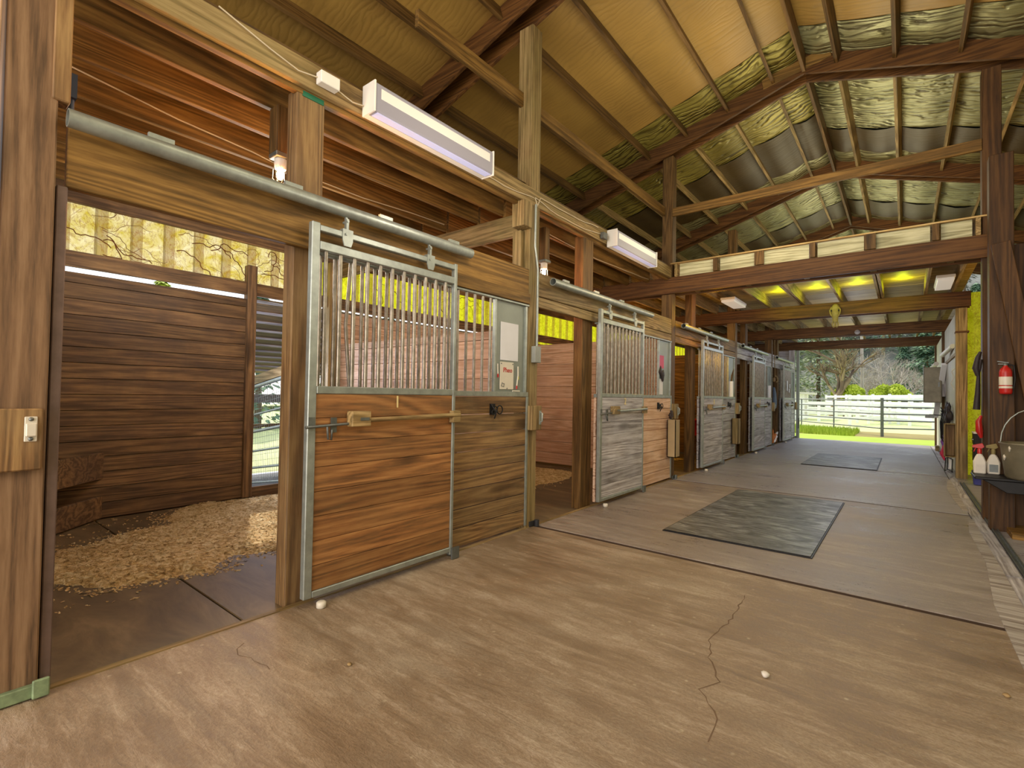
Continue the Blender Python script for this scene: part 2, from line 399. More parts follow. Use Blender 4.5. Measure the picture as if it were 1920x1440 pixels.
# cracks in the slab
def ribbon(pts,w,z,seed=0,mat=None,jit=.02,name='floor_crack'):
    rr=random.Random(seed); P=[]
    for i in range(len(pts)-1):
        a=Vector(pts[i]);c=Vector(pts[i+1]); k=max(2,int((c-a).length/.04))
        for j in range(k): P.append(a.lerp(c,j/k)+Vector((rr.uniform(-jit,jit),rr.uniform(-jit,jit))))
    P.append(Vector(pts[-1])); b=MB(); vs=[];fs=[]
    for i,p in enumerate(P):
        d=(P[min(i+1,len(P)-1)]-P[max(i-1,0)]).normalized(); nn=Vector((-d.y,d.x))*w*rr.uniform(.3,1)
        vs+=[(p.x+nn.x,p.y+nn.y,z),(p.x-nn.x,p.y-nn.y,z)]
    for i in range(len(P)-1): fs.append((2*i,2*i+1,2*i+3,2*i+2))
    b.add(vs,fs,.2); return b.build(name,mat or M['crackm'],kind='structure')
M['crackm']=plain('crack_shadow','#6e5842',.9)
ribbon([(1.9,3.25),(1.92,2.84),(1.9,2.55),(1.95,2.38),(2.04,2.2),(2.0,2.1),(2.11,1.95),(2.12,1.8)],.004,.0008,1,jit=.008)
ribbon([(.2,1.06),(.29,1.0),(.36,1.03),(.52,1.04)],.003,.0008,2,jit=.008)

# ---- stall floors, shavings
for k in range(5):
    y0=POST[k]-.13; y1=POST[k+1]-.15
    half=(1.175 if k==0 else (y0+y1)/2)
    for (a,c_) in ((y0,half),(half,y1)):
        b=MB(); b.box(-3.16,-.02,a+.004,c_-.004,-.05,-.012,RND.random()); 
        b.build('rubber_floor_mat',M['stallmat'],bevel=.004,
          label='dark rubber mat on the %s half of the %s floor'%('near' if a==y0 else 'far',STALL[k]),cat='mat',group='rubber mats on the stall floors')
b=MB(); b.box(-3.2,0,-1,17.4,-.1,-.052,.3); b.build('floor',M['dirt'],kind='structure')
b=MB(); b.box(-.03,.004,-.4,17.4,-.05,.006,.5); b.build('threshold_board',M['tan_y'],label='worn wooden threshold strip running along the foot of the stall fronts',cat='threshold')

def shavings(poly, z, seed, n, label, thick=.03, m='shav'):
    # irregular bedding sheet: grid clipped by polygon, soft bumps, plus loose flakes
    rr=random.Random(seed)
    def inside(x,y):
        c=False;j=len(poly)-1
        for i in range(len(poly)):
            xi,yi=poly[i];xj,yj=poly[j]
            if (yi>y)!=(yj>y) and x<(xj-xi)*(y-yi)/(yj-yi)+xi: c=not c
            j=i
        return c
    def dist(x,y):
        m=9
        for i in range(len(poly)):
            a=Vector(poly[i-1]);c=Vector(poly[i]);p=Vector((x,y)); d=c-a; t=max(0,min(1,(p-a).dot(d)/d.dot(d))); m=min(m,(p-a-d*t).length)
        return m
    b=MB(); st=.035
    xs=[p[0] for p in poly]; ys=[p[1] for p in poly]; idx={}; vs=[];fs=[]
    from mathutils import noise as mn
    nx=int((max(xs)-min(xs)+.3)/st); ny=int((max(ys)-min(ys)+.3)/st)
    def hgt(x,y):
        q=mn.noise(Vector((x*2.2,y*2.2,seed)))*.14+mn.noise(Vector((x*8,y*8,seed)))*.05
        d=dist(x,y)*(1 if inside(x,y) else -1)+q
        return min(1,max(-1,d/.12))*thick+mn.noise(Vector((x*18,y*18,3)))*.008
    for i in range(nx):
        for j in range(ny):
            x=min(xs)-.15+i*st; y=min(ys)-.15+j*st; idx[i,j]=len(vs); vs.append((max(-3.1,min(-.04,x)),y,z+hgt(x,y)))
    for i in range(nx-1):
        for j in range(ny-1):
            q=[idx[i,j],idx[i+1,j],idx[i+1,j+1],idx[i,j+1]]
            if max(vs[a][2] for a in q)>z+.001: fs.append(q)
    b.add(vs,fs,.5,True)
    for _ in range(n):
        for _t in range(30):
            x=rr.uniform(min(xs)-.2,max(xs)+.15);y=rr.uniform(min(ys)-.2,max(ys)+.2)
            if x<-3.08 or x>-.05: continue
            h=hgt(x,y)
            if h>-.028: break
        zz=z+max(0,h)+.004; s=rr.uniform(.004,.012); a=rr.uniform(0,PI); u=Vector((math.cos(a)*s,math.sin(a)*s,rr.uniform(-.003,.003))); w=Vector((-math.sin(a)*s*.5,math.cos(a)*s*.5,rr.uniform(-.002,.004)))
        p=Vector((x,y,zz)); b.add([p-u-w,p+u-w,p+u+w,p-u+w],[(0,1,2,3)],rr.random())
    return b.build('wood_shavings',M[m],label=label,cat='bedding',kind='stuff')
shavings([(-1.55,.56),(-1.25,.75),(-1.05,1.0),(-.95,1.35),(-1.25,1.55),(-1.0,1.95),(-1.6,2.3),(-1.4,3.35),(-3.1,3.4),(-3.1,1.9),(-2.55,1.5),(-2.35,1.05),(-2.1,.75),(-1.8,.55)],-.012,3,9000,'pale wood shavings spread over the floor of the nearest open stall')
shavings([(-1.3,4.3),(-1.1,5.2),(-1.3,6.6),(-3.0,6.8),(-3.0,4.1)],-.012,5,1500,'deep orange-tan bedding on the floor of the second open stall')
shavings([(-.9,8.0),(-.8,9.6),(-3.0,10.2),(-3.0,7.5)],-.012,6,600,'tan bedding on the floor of the third open stall')

# aisle mats
def aisle_mat(x0,x1,y0,y1,label):
    b=MB(); nx,ny=14,24; vs=[];fs=[]
    from mathutils import noise as mn
    for i in range(nx+1):
        for j in range(ny+1):
            x=x0+(x1-x0)*i/nx; y=y0+(y1-y0)*j/ny; vs.append((x,y,.014+(.003*mn.noise(Vector((x*3,y*3,0))))))
    for i in range(nx):
        for j in range(ny):
            a=i*(ny+1)+j; fs.append((a,a+ny+1,a+ny+2,a+1))
    b.add(vs,fs,.5,True)
    for (p,q,r,s) in ((x0,x1,y0,y0),(x0,x1,y1,y1),(x0,x0,y0,y1),(x1,x1,y0,y1)):
        b.add([(p,r,0),(q,s,0),(q,s,.014),(p,r,.014)],[(0,1,2,3)],.1)
    for (p,q,r,s) in ((x0-.012,x1+.012,y0-.012,y0),(x0-.012,x1+.012,y1,y1+.012),(x0-.012,x0,y0,y1),(x1,x1+.012,y0,y1)): b.box(p,q,r,s,0.0005,.009,.1)
    o=b.build('rubber_aisle_mat',M['mat'],label=label,cat='mat')
    o.data.materials.append(M['black'])
    for f in o.data.polygons:
        if f.index>=len(fs): f.material_index=1
aisle_mat(.97,2.1,4.34,6.88,'large grey rubber mat on the concrete aisle in front of the second stall')
aisle_mat(1.17,2.28,10.45,12.75,'smaller-looking far grey rubber mat on the aisle near the open end')
# stones on the floor
for (x,y,r,l) in ((2.185,2.376,.017,'pale pebble lying on the bare concrete in the foreground'),(2.98,2.86,.012,'tiny dark stone on the concrete at the far right'),(.753,1.277,.010,'small brown clod on the concrete before the nearest stall')):
    MB().blob((x,y,r*.6),r,2,.2,(1.1,1,.7),.5,int(x*100)).build('pebble',M['stone'] if r>.015 else M['tan_x'],label=l,cat='stone')

# ================================================================== STALL FRONTS
def planks_x(b,x0,x1,y0,y1,z0,z1,n,gap=.004):     # boards stacked in z, face towards x
    h=(z1-z0)/n
    for i in range(n): b.box(x0+RND.uniform(0,.002),x1-RND.uniform(0,.004),y0,y1,z0+i*h+gap/2,z0+(i+1)*h-gap/2)
    return b
# posts along the stall fronts
post_h=[3.4,4.6,4.75,4.6,4.6,2.9]
for i,yr in enumerate(POST):
    mat=M['nearpost_z'] if i==0 else M['tan_z'] if i<2 else M['beam_z'] if i<5 else M['grey_z']
    z1=post_h[i]
    b=MB(); b.box(-.16,-.003 if i else .02,yr-.15,yr,-.05,z1)
    p=b.build('timber_post',mat,bevel=.006,label=['wide timber post with a white latch plate at the left edge','tall timber post carrying grey conduit right of the nearest door','tall brown post where the first cross beam meets the stall fronts','post with a tan bar box between the third and fourth stalls','post with a hanging pulley between the fourth and fifth stalls','last timber post beside the bright open end of the barn'][i],cat='post',group='posts along the stall fronts')
# second lighter plank at the extreme left and the trim above the header
MB().box(-.02,.03,.12,.215,.12,3.1).build('edge_board',M['pink_z'],bevel=.004,label='pale pinkish upright board left of the near latch post',cat='board')
MB().box(-.05,.03,.36,.415,2.34,2.92).build('post_trim',M['plank_z'],bevel=.004,label='short orange trim board above the left end of the door pipe',cat='board')
b=MB(); b.box(.022,.055,.2,.365,.88,1.115); lb=b.build('latch_backing_board',M['plank_z'],bevel=.005,label='square backing board holding the near post latch plate',cat='board')
lt=thing('latch_plate',(.058,.33,1.0),'cream metal latch keeper screwed to the near left post','latch')
b=MB(); b.box(.056,.06,.312,.348,.99,1.085,.5); b.build('plate',M['plastic_white'],lt,bevel=.004)
b=MB(); b.box(.06,.073,.315,.345,1.01,1.06,.5); b.build('raised_strap',M['plastic_white'],lt,bevel=.003)
for z in (1.0,1.075): MB().lathe([(0,.006),(.007,.004),(.008,0)],(.06,.33,z),10,.5,'x').build('screw',M['galv_dark'],lt)
b=MB(); b.box(-.15,.005,.385,.42,-.05,2.01); b.build('door_jamb',M['steelbrown'],bevel=.004,label='brown painted steel jamb at the left side of the nearest opening',cat='jamb')
b=MB(); b.box(.02,.045,.25,.40,.005,.055,.5); b.box(.045,.06,.36,.41,.005,.075,.5); b.build('floor_bracket',M['greenpaint'],bevel=.004,label='chipped green metal guide bracket at the foot of the left post',cat='bracket')
b=MB(); b.box(-.10,-.04,.415,.445,2.40,2.50,.5); b.tube([(-.07,.43,2.335),(-.07,.43,2.4)],.012,8); ob=b.build('blue_switch_box',M['navy'],label='small dark blue object tucked behind the header at top left',cat='box')

MATP=[('red_y','plank_y'),('grey_y','pink_y'),('grey_y','grey_y'),('grey_y','grey_y'),('grey_y','grey_y')]
HDR=['joist_y','tan_y','joist_y','grey_y','grey_y']

def digit(txt,size,loc,mat,parent,name,ex=.002,roty=False):
    cu=bpy.data.curves.new(name,'FONT'); cu.body=txt; cu.size=size; cu.extrude=ex; cu.align_x='CENTER'; cu.align_y='CENTER'
    tmp=bpy.data.objects.new('tmp',cu); C.objects.link(tmp)
    bpy.context.view_layer.update()
    me=bpy.data.meshes.new_from_object(tmp.evaluated_get(bpy.context.evaluated_depsgraph_get()))
    bpy.data.objects.remove(tmp)
    # text faces +x : text right = +y, up = +z
    me.transform(Matrix(((0,0,1,0),(1,0,0,0),(0,1,0,0),(0,0,0,1))))
    me.materials.clear(); me.materials.append(mat)
    o=bpy.data.objects.new(name,me); C.objects.link(o)
    if parent: o.parent=parent; o.location=Vector(loc)-parent_world(parent)
    else: o.location=loc
    return o

JO=[(-.03,.14),(-.15,.07),(-.15,.05),(-.15,.05),(-.15,.05)]
def stall_bay(k):
    y0=POST[k]; y1=POST[k+1]-.15; D=[1.42,4.74,8.2,11.65,15.1][k]; Wd=1.135; E_=D+Wd
    which=STN[k]
    pm,fm=MATP[k]
    # ---- header boards
    b=MB(); b.box(-.045,-.002,y0+(.035 if k==0 else .003),y1-.003,2.012 if k==0 else 2.115,2.335)
    b.build('header_board',M[HDR[k]],bevel=.004,label='%s header board carrying the round door rail of the %s'%(['reddish','tan','sunlit orange','pale grey','short grey'][k],STALL[k]),cat='beam',group='headers over the stall fronts')
    b=MB(); b.box(-.045 if k else .0,-.004 if k else .02,y0+.003 if k else E_+.04,y1-.003,2.012,2.108)
    b.build('lower_header_board',M[HDR[k]],bevel=.004,label='narrow board below the header of the %s'%STALL[k],cat='beam',group='lower header boards')
    # jamb post (also carries the girder above)
    b=MB(); b.box(-.16,-.05,D+JO[k][0],D+JO[k][1],-.05,2.93)
    b.build('jamb_post',M['plank_z'] if k==0 else M['beam_z'],bevel=.005,label='upright jamb post at the left of the %s sliding door, rising to the girder'%which,cat='post',group='jamb posts')
    # ---- pipe rail
    if k==0: MB().box(-.05,-.044,D,D+.13,2.895,2.925,.5).build('green_plate',M['greenmetal'],label='small green metal plate at the top of the first jamb post',cat='plate')
    r=thing('door_rail',(.075,y0+.02,2.2),'%s galvanised round rail pipe above the %s sliding door'%(['long','second','third','fourth','last'][k],which),'rail','round door rails')
    L0=y0+.02 if k==0 else y0+.12; L1=L0+2.31
    MB().pipe([(.075,L0,2.262),(.075,L1,2.262)],.036,.031,24).build('pipe',M['galv'],r)
    for q in range(4 if k==0 else 3):
        yy=L0+.33+q*.62
        b=MB(); b.box(0,.02,yy-.05,yy+.05,2.305,2.345,.5); b.box(.0,.075,yy-.045,yy+.045,2.294,2.30,.5); b.build('rail_bracket',M['galv'],r)
    # ---- sliding door
    zb=.055; zt=2.145; xc=.075; hw=.02
    d=thing('sliding_stall_door',(xc,D+Wd/2,zb),'%s barred sliding stall door %s'%(which,['with number 1 and a wooden blanket bar, brown planks','with number 2, greyish planks','in sunlight next to the yellow lit header','with weathered grey planks and a pale strip','at the far end with grey boards and papers'][k]),'stall door','sliding stall doors')
    def fr(y_0,y_1,z_0,z_1,nm,dx=0):
        MB().box(xc-hw,xc+hw+dx,y_0,y_1,z_0,z_1,.5).build(nm,M['galv'],d,bevel=.004)
    fr(D,D+.05,zb,zt,'frame_stile'); fr(E_-.028,E_,zb-.02,zt,'frame_stile')
    fr(D+.05,E_-.028,2.10,2.135,'top_rail'); fr(D+.05,E_-.028,1.995,2.045,'upper_rail'); fr(D+.05,E_-.028,1.185,1.228,'middle_rail'); fr(D+.05,E_-.028,zb,zb+.035,'bottom_rail')
    nb=11
    for i in range(nb):
        yy=D+.05+.046+i*.0935
        MB().tube([(xc,yy,1.228),(xc,yy,1.995)],.0125,10).build('grille_bar',M['bar'],d)
    b=MB(); planks_x(b,xc-.014,xc+.014,D+.05,E_-.028,zb+.035,1.185,8,.003); b.build('plank_panel',M[pm],d,bevel=.001)
    for yy in (D+.22,D+.87):
        b=MB(); b.box(.068,.082,yy-.006,yy+.006,2.13,2.235,.5); b.box(.092,.1,yy-.034,yy+.034,2.085,2.15,.5)
        b.prism([(yy-.034,2.085),(yy+.034,2.085),(yy+.022,2.05),(yy-.022,2.05)],.092,.1,'x',.5); b.box(.06,.092,yy-.03,yy+.03,2.14,2.152,.5)
        b.tube([(.1,yy-.012,2.12),(.108,yy-.012,2.12)],.008,8); b.tube([(.05,yy,2.2),(.1,yy,2.2)],.008,8)
        b.box(.086,.094,yy-.008,yy+.008,2.15,2.215,.5)
        b.build('trolley_hanger',M['galv'],d)
    if k<2: digit(str(k+1),.11,(xc+.02,D+.61,1.135),M['brass'],d,'door_number')
    elif k<4: MB().box(xc+.015,xc+.02,D+.60,D+.622,1.08,1.17,.5).build('door_number',M['brass'],d)
    # blanket bar : two wooden blocks and a rod
    ry=1.035
    bk=MB(); bk.box(xc+.015,xc+.075,D+.245,D+.375,.995,1.085); bk.build('bar_block',M['tan_y'],d,bevel=.004)
    bk=MB(); bk.box(xc+.02,xc+.065,E_-.06,E_+.012,.99,1.075); bk.build('bar_block',M['tan_y'],d,bevel=.003)
    MB().tube([(xc+.06,D+.3,1.03),(xc+.055,E_+.01,1.045)],[.014,.016],12).build('blanket_bar',M['tan_y'] if k in (0,) else M['galv'],d)
    MB().box(xc+.06,xc+.078,D+.30,D+.36,1.03,1.048,.5).build('bar_clamp',M['galv_dark'],d)
    b=MB(); b.tube([(xc+.035,D-.02,1.0),(xc+.035,D+.245,1.012)],.008,8); b.box(xc+.018,xc+.026,D+.005,D+.04,1.0,1.055,.5); b.box(xc+.018,xc+.026,D+.14,D+.175,.965,1.05,.5)
    b.tube([(xc+.035,D+.11,1.0),(xc+.045,D+.11,.93),(xc+.045,D+.13,.925),(xc+.035,D+.14,.98)],.006,8)
    b.build('slide_bolt',M['galv_dark'],d)
    # ---- roller stop on floor
    MB().lathe([(.018,.0),(.026,.004),(.026,.03),(.018,.036),(.006,.036)],(.125,D+.09,.0),16).build('floor_roller',M['plastic_white'],label='white roller guide on the floor at the foot of the %s sliding door'%which,cat='roller',group='floor rollers')
    b=MB(); b.box(.098,.112,E_-.02,E_+.05,.005,.085,.5); b.box(.0,.11,E_+.03,E_+.05,.005,.012,.5); b.build('floor_guide',M['galv_dark'],label='small steel guide bracket at the right foot of the %s sliding door'%which,cat='bracket',group='door guide brackets')
    # ---- fixed panel
    f=thing('stall_front',(-.015,(D+y1)/2,0),'fixed %s front with bars and %s, behind the %s sliding door'%(['brown','pinkish brown','grey','pale grey','bleached grey'][k],['a notice board','posters','a white tube','a white strip','dark sheet'][k],which),'stall front','fixed stall fronts')
    F0=D+.08
    MB().box(-.03,.006,F0,y1+.0,1.992,2.028-.018,.5).build('top_rail',M['galv'],f,bevel=.003)
    MB().box(-.032,.008,F0,y1,1.18,1.22,.5).build('middle_rail',M['galv'],f,bevel=.003)
    MB().box(-.028,.010,y1-.026,y1,.03,1.18,.5).build('side_angle',M['galv'],f,bevel=.002)
    b=MB(); planks_x(b,-.03,.002,F0,y1-.026,.03,1.18,8,.007); b.build('plank_panel',M[fm],f,bevel=.0015)
    yp0=y1-.455; yp1=y1-.03; i=0; yy=F0+.035
    while yy<yp0-.05:
        if k==0 and i==2: pts=[(-.012,yy+.02,1.22),(-.012,yy-.015,1.6),(-.012,yy+.012,1.99)]
        else: pts=[(-.012,yy,1.22),(-.012,yy,1.99)]
        MB().tube(pts,.011,10).build('grille_bar',M['bar'],f); yy+=.0945; i+=1
    MB().box(-.025,-.021,yp0,yp1,1.22,1.99,.5).build('sheet_panel',M['sheet'] if k<3 else M['galv_dark'],f)
    for yy in (yp0,yp1): MB().box(-.03,.0,yy-.012,yy+.012,1.22,1.99,.5).build('panel_stile',M['galv'],f,bevel=.002)
    # ---- bridle hook
    hy=y1-.49
    b=MB(); xx=.012
    b.tube([(xx,hy-.02,1.115),(xx+.02,hy-.02,1.09),(xx+.05,hy-.01,1.06),(xx+.02,hy,1.0)],.006,8)
    for (cy,cz,rr) in ((hy+.065,1.07,.035),(hy+.01,1.075,.022),(hy-.015,1.05,.018)):
        b.tube([(xx+.02,cy+rr*math.cos(a),cz+rr*math.sin(a)) for a in [i*PI/7 for i in range(15)]],.0055,8)
    b.box(.002,.012,hy-.03,hy+.03,1.03,1.12,.5)
    b.build('bridle_hook',M['black'],label='black iron bridle hook on the boards of the %s front panel'%STALL[k],cat='hook',group='black bridle hooks')
    # ---- wooden latch block on the post
    yb=POST[k+1]
    lb=thing('latch_block',(.03,yb-.07,.88),'wooden latch block with steel keeper on the post after the %s'%STALL[k],'latch block','wooden latch blocks')
    MB().box(.001,.06,yb-.155,yb-.01,.88,1.1).build('block',M['tan_z'],lb,bevel=.005)
    b=MB(); b.box(.06,.066,yb-.05,yb-.022,.93,1.055,.5); b.tube([(.066,yb-.036,1.04),(.085,yb-.036,1.03),(.085,yb-.036,.96),(.066,yb-.036,.95)],.007,8); b.build('keeper',M['galv'],lb)
    # post foot bracket
    b=MB(); b.tube([(.03,yb-.02,.002),(.03,yb-.02,.06)],.022,12); b.box(.0,.012,yb-.1,yb-.0,.005,.05,.5); b.build('foot_roller',M['rubberblack'] if k==0 else M['galv_dark'],label='small roller bracket at the foot of the post after the %s'%STALL[k],cat='roller',group='rollers at the post feet')
    return f
fronts=[stall_bay(k) for k in range(5)]

# notices in the first stall front (things hung on the sheet panel)
y1=POST[1]-.15
MB().box(-.02,-.016,3.19,3.43,1.49,1.815,.5).build('paper_notice',M['paper'],label='tall white paper notice on the grey metal panel by the nearest door',cat='notice')
np_=MB(); 
wbt=thing('whiteboard',(-.015,3.28,1.235),'small white board with red handwriting below the paper notice','whiteboard')
MB().box(-.02,-.013,3.185,3.37,1.24,1.475,.5).build('board',M['plastic_white'],wbt,bevel=.012)
for (a,c_) in ((3.2,1.46),(3.355,1.46),(3.28,1.25)): MB().lathe([(0,.004),(.006,.002),(.006,0)],(-.013,a,c_),8,.5,'x').build('screw',M['galv_dark'],wbt)
o=digit('Pheo',.06,(-.011,3.285,1.405),M['red'],wbt,'red_handwriting',.001)
b=MB(); b.tube([(-.011,3.215,1.3),(-.011,3.2,1.27),(-.011,3.235,1.262),(-.011,3.24,1.29),(-.011,3.22,1.29)],.003,6); b.build('pencil_doodle',M['galv_dark'],wbt)
def pen(y,z,tilt,c1,label):
    p=thing('marker_pen',(-.008,y,z),label,'pen','marker pens on the notice panel')
    d=Vector((0,math.sin(tilt),math.cos(tilt)))
    a=Vector((-.008,y,z)); MB().tube([a,a+d*.085],.006,8).build('barrel',M['plastic_white'],p); MB().tube([a+d*.085*0-d*.03,a],.0065,8).build('cap',M[c1],p)
pen(3.15,1.37,-.08,'red','marker pen with red cap left of the small white board')
pen(3.425,1.36,-.03,'yellowpen','marker pen with yellow cap right of the small white board')
pen(3.41,1.275,.15,'red','marker pen with red cap right of the white board, lower one')
a=thing('marker_pen',(-.008,3.36,1.226),'marker pen lying flat on the rail below the white board','pen','marker pens on the notice panel')
MB().tube([(.0,3.34,1.228),(.0,3.44,1.228)],.006,8).build('barrel',M['plastic_white'],a)
# posters in the second
MB().box(-.02,-.016,6.6,6.8,1.6,1.78,.5).build('poster',M['pinkred'],label='faded red and white poster on the panel of the second stall',cat='poster')
b=MB(); b.blob((.0,6.64,1.55),.05,2,.3,(.4,1,1.3),.2,4); b.blob((.0,6.72,1.5),.05,2,.3,(.4,1,1.6),.3,8); b.build('halter_bundle',M['darkcloth'],label='dark halter bundle hanging over the poster of the second stall',cat='halter')
MB().box(-.02,-.012,6.6,6.76,1.23,1.45,.5).build('paper_notice',M['paper'],label='pale bluish paper at the bottom of the second stall panel',cat='notice')
# white tubes on stalls 3,4
for (y,l) in ((10.12,'third'),(13.55,'fourth')):
    MB().tube([(.02,y,1.22),(.02,y,1.52)],.045,14).build('white_tube',M['vinyl'],label='white upright tube fixed to the panel of the %s stall'%l,cat='tube')
b=MB(); 
for q in range(5): b.tube([(.02,10.1+q*.02,1.5),(.04,10.08+q*.04,1.65+.03*q)],.006,6)
b.build('crop_bundle',M['joist_z'],label='brown riding crops standing in the white tube of the third stall',cat='crop')
for i,(y,z,h,w) in enumerate(((15.45,1.42,.28,.12),(15.85,1.5,.12,.1),(15.75,1.38,.1,.09))):
    MB().box(.098,.102,y,y+w,z,z+h,.5).build('paper_notice',M['paper'],label='white paper pinned to the farthest stall door, %s'%['tall left sheet','upper small sheet','lower small sheet'][i],cat='notice',group='papers on the farthest door')
# feed / crop boxes hung by post 2 and 3
for (y,z0,z1,mt,l) in ((6.86,.345,.875,'brownbox','tall brown cardboard box hung on the end of the second stall front'),(10.2,.30,.8,'tan_z','bright tan wooden box hung at the end of the third stall front')):
    b=MB(); b.box(.02,.14,y,y+.17,z0,z0+.01);b.box(.02,.03,y,y+.17,z0,z1);b.box(.13,.14,y,y+.17,z0,z1);b.box(.02,.14,y,y+.01,z0,z1);b.box(.02,.14,y+.16,y+.17,z0,z1)
    b.build('hanging_box',M[mt],label=l,cat='box')
b=MB(); b.tube([(.05,6.93,1.0),(.07,6.9,.93),(.06,6.86,.9)],.02,8); b.blob((.05,6.9,.94),.035,2,.3,(.8,1,1),.2,3); b.build('lead_rope',M['darkcloth'],label='dark rope clip above the brown box at the second stall',cat='rope')

# things inside / by stall 3-5
bk=thing('feed_bucket',(-.6,10.25,.43),'red bucket hanging inside the third stall','bucket')
MB().lathe([(.11,.0),(.15,.33),(.155,.33),(.155,.31)],(-.62,10.22,.43),20).build('pail',M['red'],bk)
MB().tube([(-.62,10.07,.74),(-.62,10.1,.85),(-.62,10.22,.9),(-.62,10.34,.85),(-.62,10.37,.74)],.005,6).build('bail',M['galv'],bk)
b=MB(); prof=[(14.45,.02),(14.9,.02),(15.02,.2),(15.05,.34),(14.95,.26),(14.8,.2),(14.62,.24),(14.5,.42)]
b.prism(prof,-.22,-.05,'x',.4); fb=thing('fabric_bundle',(-.13,14.7,.0),'orange and white bundle lying in the doorway of the farthest stall','bundle')
b.build('orange_cloth',M['orangecloth'] if 'orangecloth' in M else M['joist_x'],fb,bevel=.02)
b=MB()
for i in range(9): b.blob((-.06,14.6+i*.05,.06+.22*(i/8)**2+.02*(i%2)),.04,1,.2,(1,1,1),.8,i)
b.build('white_fringe',M['vinyl'],fb)
b=MB(); b.prism([(14.12,1.0),(14.32,.95),(14.4,1.1),(14.3,1.35),(14.12,1.5)],.0,.05,'x',.5); b.build('hanging_cloth',M['bluegrey'],bevel=.01,label='blue-grey cloth hanging beside the post before the farthest stall',cat='cloth')
b=MB(); b.tube([(.05,14.05,2.7),(.05,14.06,2.1),(.07,14.02,1.75)],.008,6); b.lathe([(0,-.02),(.05,-.02),(.06,0),(.05,.02),(0,.02)],(.05,14.0,1.68),16,.5,'x'); b.tube([(.1,14.03,1.62),(.12,14.1,1.66),(.1,14.12,1.74),(.08,14.06,1.78)],.015,8)
b.build('pulley_rope',M['tan_z'],label='rope and pulley hanging on the post before the farthest stall',cat='rope')

# ================================================================== STALL INTERIORS
def plankwall(axis,c0,c1,a0,a1,z0,z1,h,mat,name,**kw):
    b=MB(); z=z0; skip=kw.pop('skip',None)
    while z<z1-.02:
        t=min(h,z1-z)
        if axis=='x': b.box(c0,c1,a0,a1,z+.002,z+t-.003)     # wall whose face looks along x
        else: b.box(a0,a1,c0,c1,z+.002,z+t-.003)
        z+=h
    return b.build(name,M[mat],bevel=.0015,**kw)
# back wall (x = BACKX): boards, board over the gap, translucent siding, eave beam
OPEN=(2.56,3.42)
plankwall('x',BACKX-.04,BACKX,-.6,OPEN[0]-.06,0,2.225,.142,'dark_y','wall_back',kind='structure')
b=MB(); b.box(BACKX-.04,BACKX,OPEN[0]-.06,OPEN[1]+.03,-.06,.1); b.build('wall_back',M['dark_y'],kind='structure')
for k in range(1,5):
    plankwall('x',BACKX-.04,BACKX,POST[k]-.08,POST[k+1]-.1,0,2.225,.19,'pink_y' if k==1 else 'dark_y','wall_back',kind='structure')
b=MB(); b.box(BACKX-.05,BACKX-.012,-.6,17.4,2.272,2.415); b.build('wall_back',M['dark_y'],kind='structure')
b=MB(); b.box(BACKX-.04,BACKX,-.6,17.4,2.845,3.1); b.build('eave_beam',M['dark_y'],label='dark eave beam along the top of the back wall behind the stalls',cat='beam')
def corrugated(x,y0,y1,z0,z1,mat,name='wall_back',pitch=.27,depth=.035,**kw):
    b=MB(); vs=[];fs=[]; ys=[]; y=y0
    while y<y1:
        for q,dx in ((0,0),(.10,0),(.13,depth),(.17,depth),(.20,0)): ys.append((min(y+q*pitch/.27,y1),dx))
        y+=pitch
    for (yy,dx) in ys: vs+=[(x-dx,yy,z0),(x-dx,yy,z1)]
    for i in range(len(ys)-1): b.add([vs[2*i],vs[2*i+2],vs[2*i+3],vs[2*i+1]],[(0,1,2,3)],.1 if ys[i][1]!=0 or ys[min(i+1,len(ys)-1)][1]!=0 else .5)
    return b.build(name,M[mat],**kw)
corrugated(-3.2,-.6,3.2,2.35,3.1,'yellowpanel',kind='structure')
corrugated(-3.2,3.2,7.5,2.35,3.1,'limepanel',kind='structure')
corrugated(-3.2,7.5,17.4,2.0,3.1,'limepanel',kind='structure')
# vines over the siding
vm=plain('dry_vine','#6b3c10',.9)
for q in range(40):
    y=RND.uniform(.8,2.9) if q<26 else RND.uniform(3.8,6.2); z=RND.uniform(2.5,2.8); pts=[]; a=RND.uniform(-.6,.6)
    for s_ in range(14):
        pts.append((-3.145,y,z)); y+=.035*math.cos(a); z+=.035*math.sin(a); a+=RND.uniform(-.9,.9); z=min(2.84,max(2.42,z))
    MB().tube(pts,RND.choice((.002,.003,.005)),5).build('dry_vine',vm,label='thin dry vine stem growing across the yellow siding behind the %s'%('first stall' if q<26 else 'first stall grille'),cat='vine',group='dry vines on the yellow siding')
b=MB(); b.box(BACKX-.06,BACKX-.042,-.6,OPEN[0]-.06,-.05,2.22); b.build('wall_back',M['dark_y'],kind='structure')  # backing added behind the planks to block light through their gaps
b=MB(); b.box(BACKX-.06,BACKX-.042,OPEN[1]+.05,17.4,-.05,2.0); b.build('wall_back',M['dark_y'],kind='structure')  # same added light-blocking backing behind the farther stalls
# opening posts
MB().box(BACKX-.06,BACKX+.04,2.44,2.54,0,2.6).build('opening_post',M['dark_z'],bevel=.004,label='wooden post at the left of the paddock opening in the first stall',cat='post')
MB().box(BACKX-.06,BACKX+.04,3.44,3.56,0,2.85).build('opening_post',M['tan_z'],bevel=.004,label='pale post right of the paddock opening seen through the bars',cat='post')
# diagonal corner boards
for (z0,z1,dx,l) in ((0,.20,0,'lower'),(.36,.6,-.0,'upper')):
    b=MB(); b.bar((-2.55,.64,(z0+z1)/2),(-3.16,1.24,(z0+z1)/2),.035,z1-z0); b.build('corner_board',M['dark_x'],bevel=.003,label='%s dark board set diagonally across the corner of the first stall'%l,cat='board',group='diagonal corner boards')
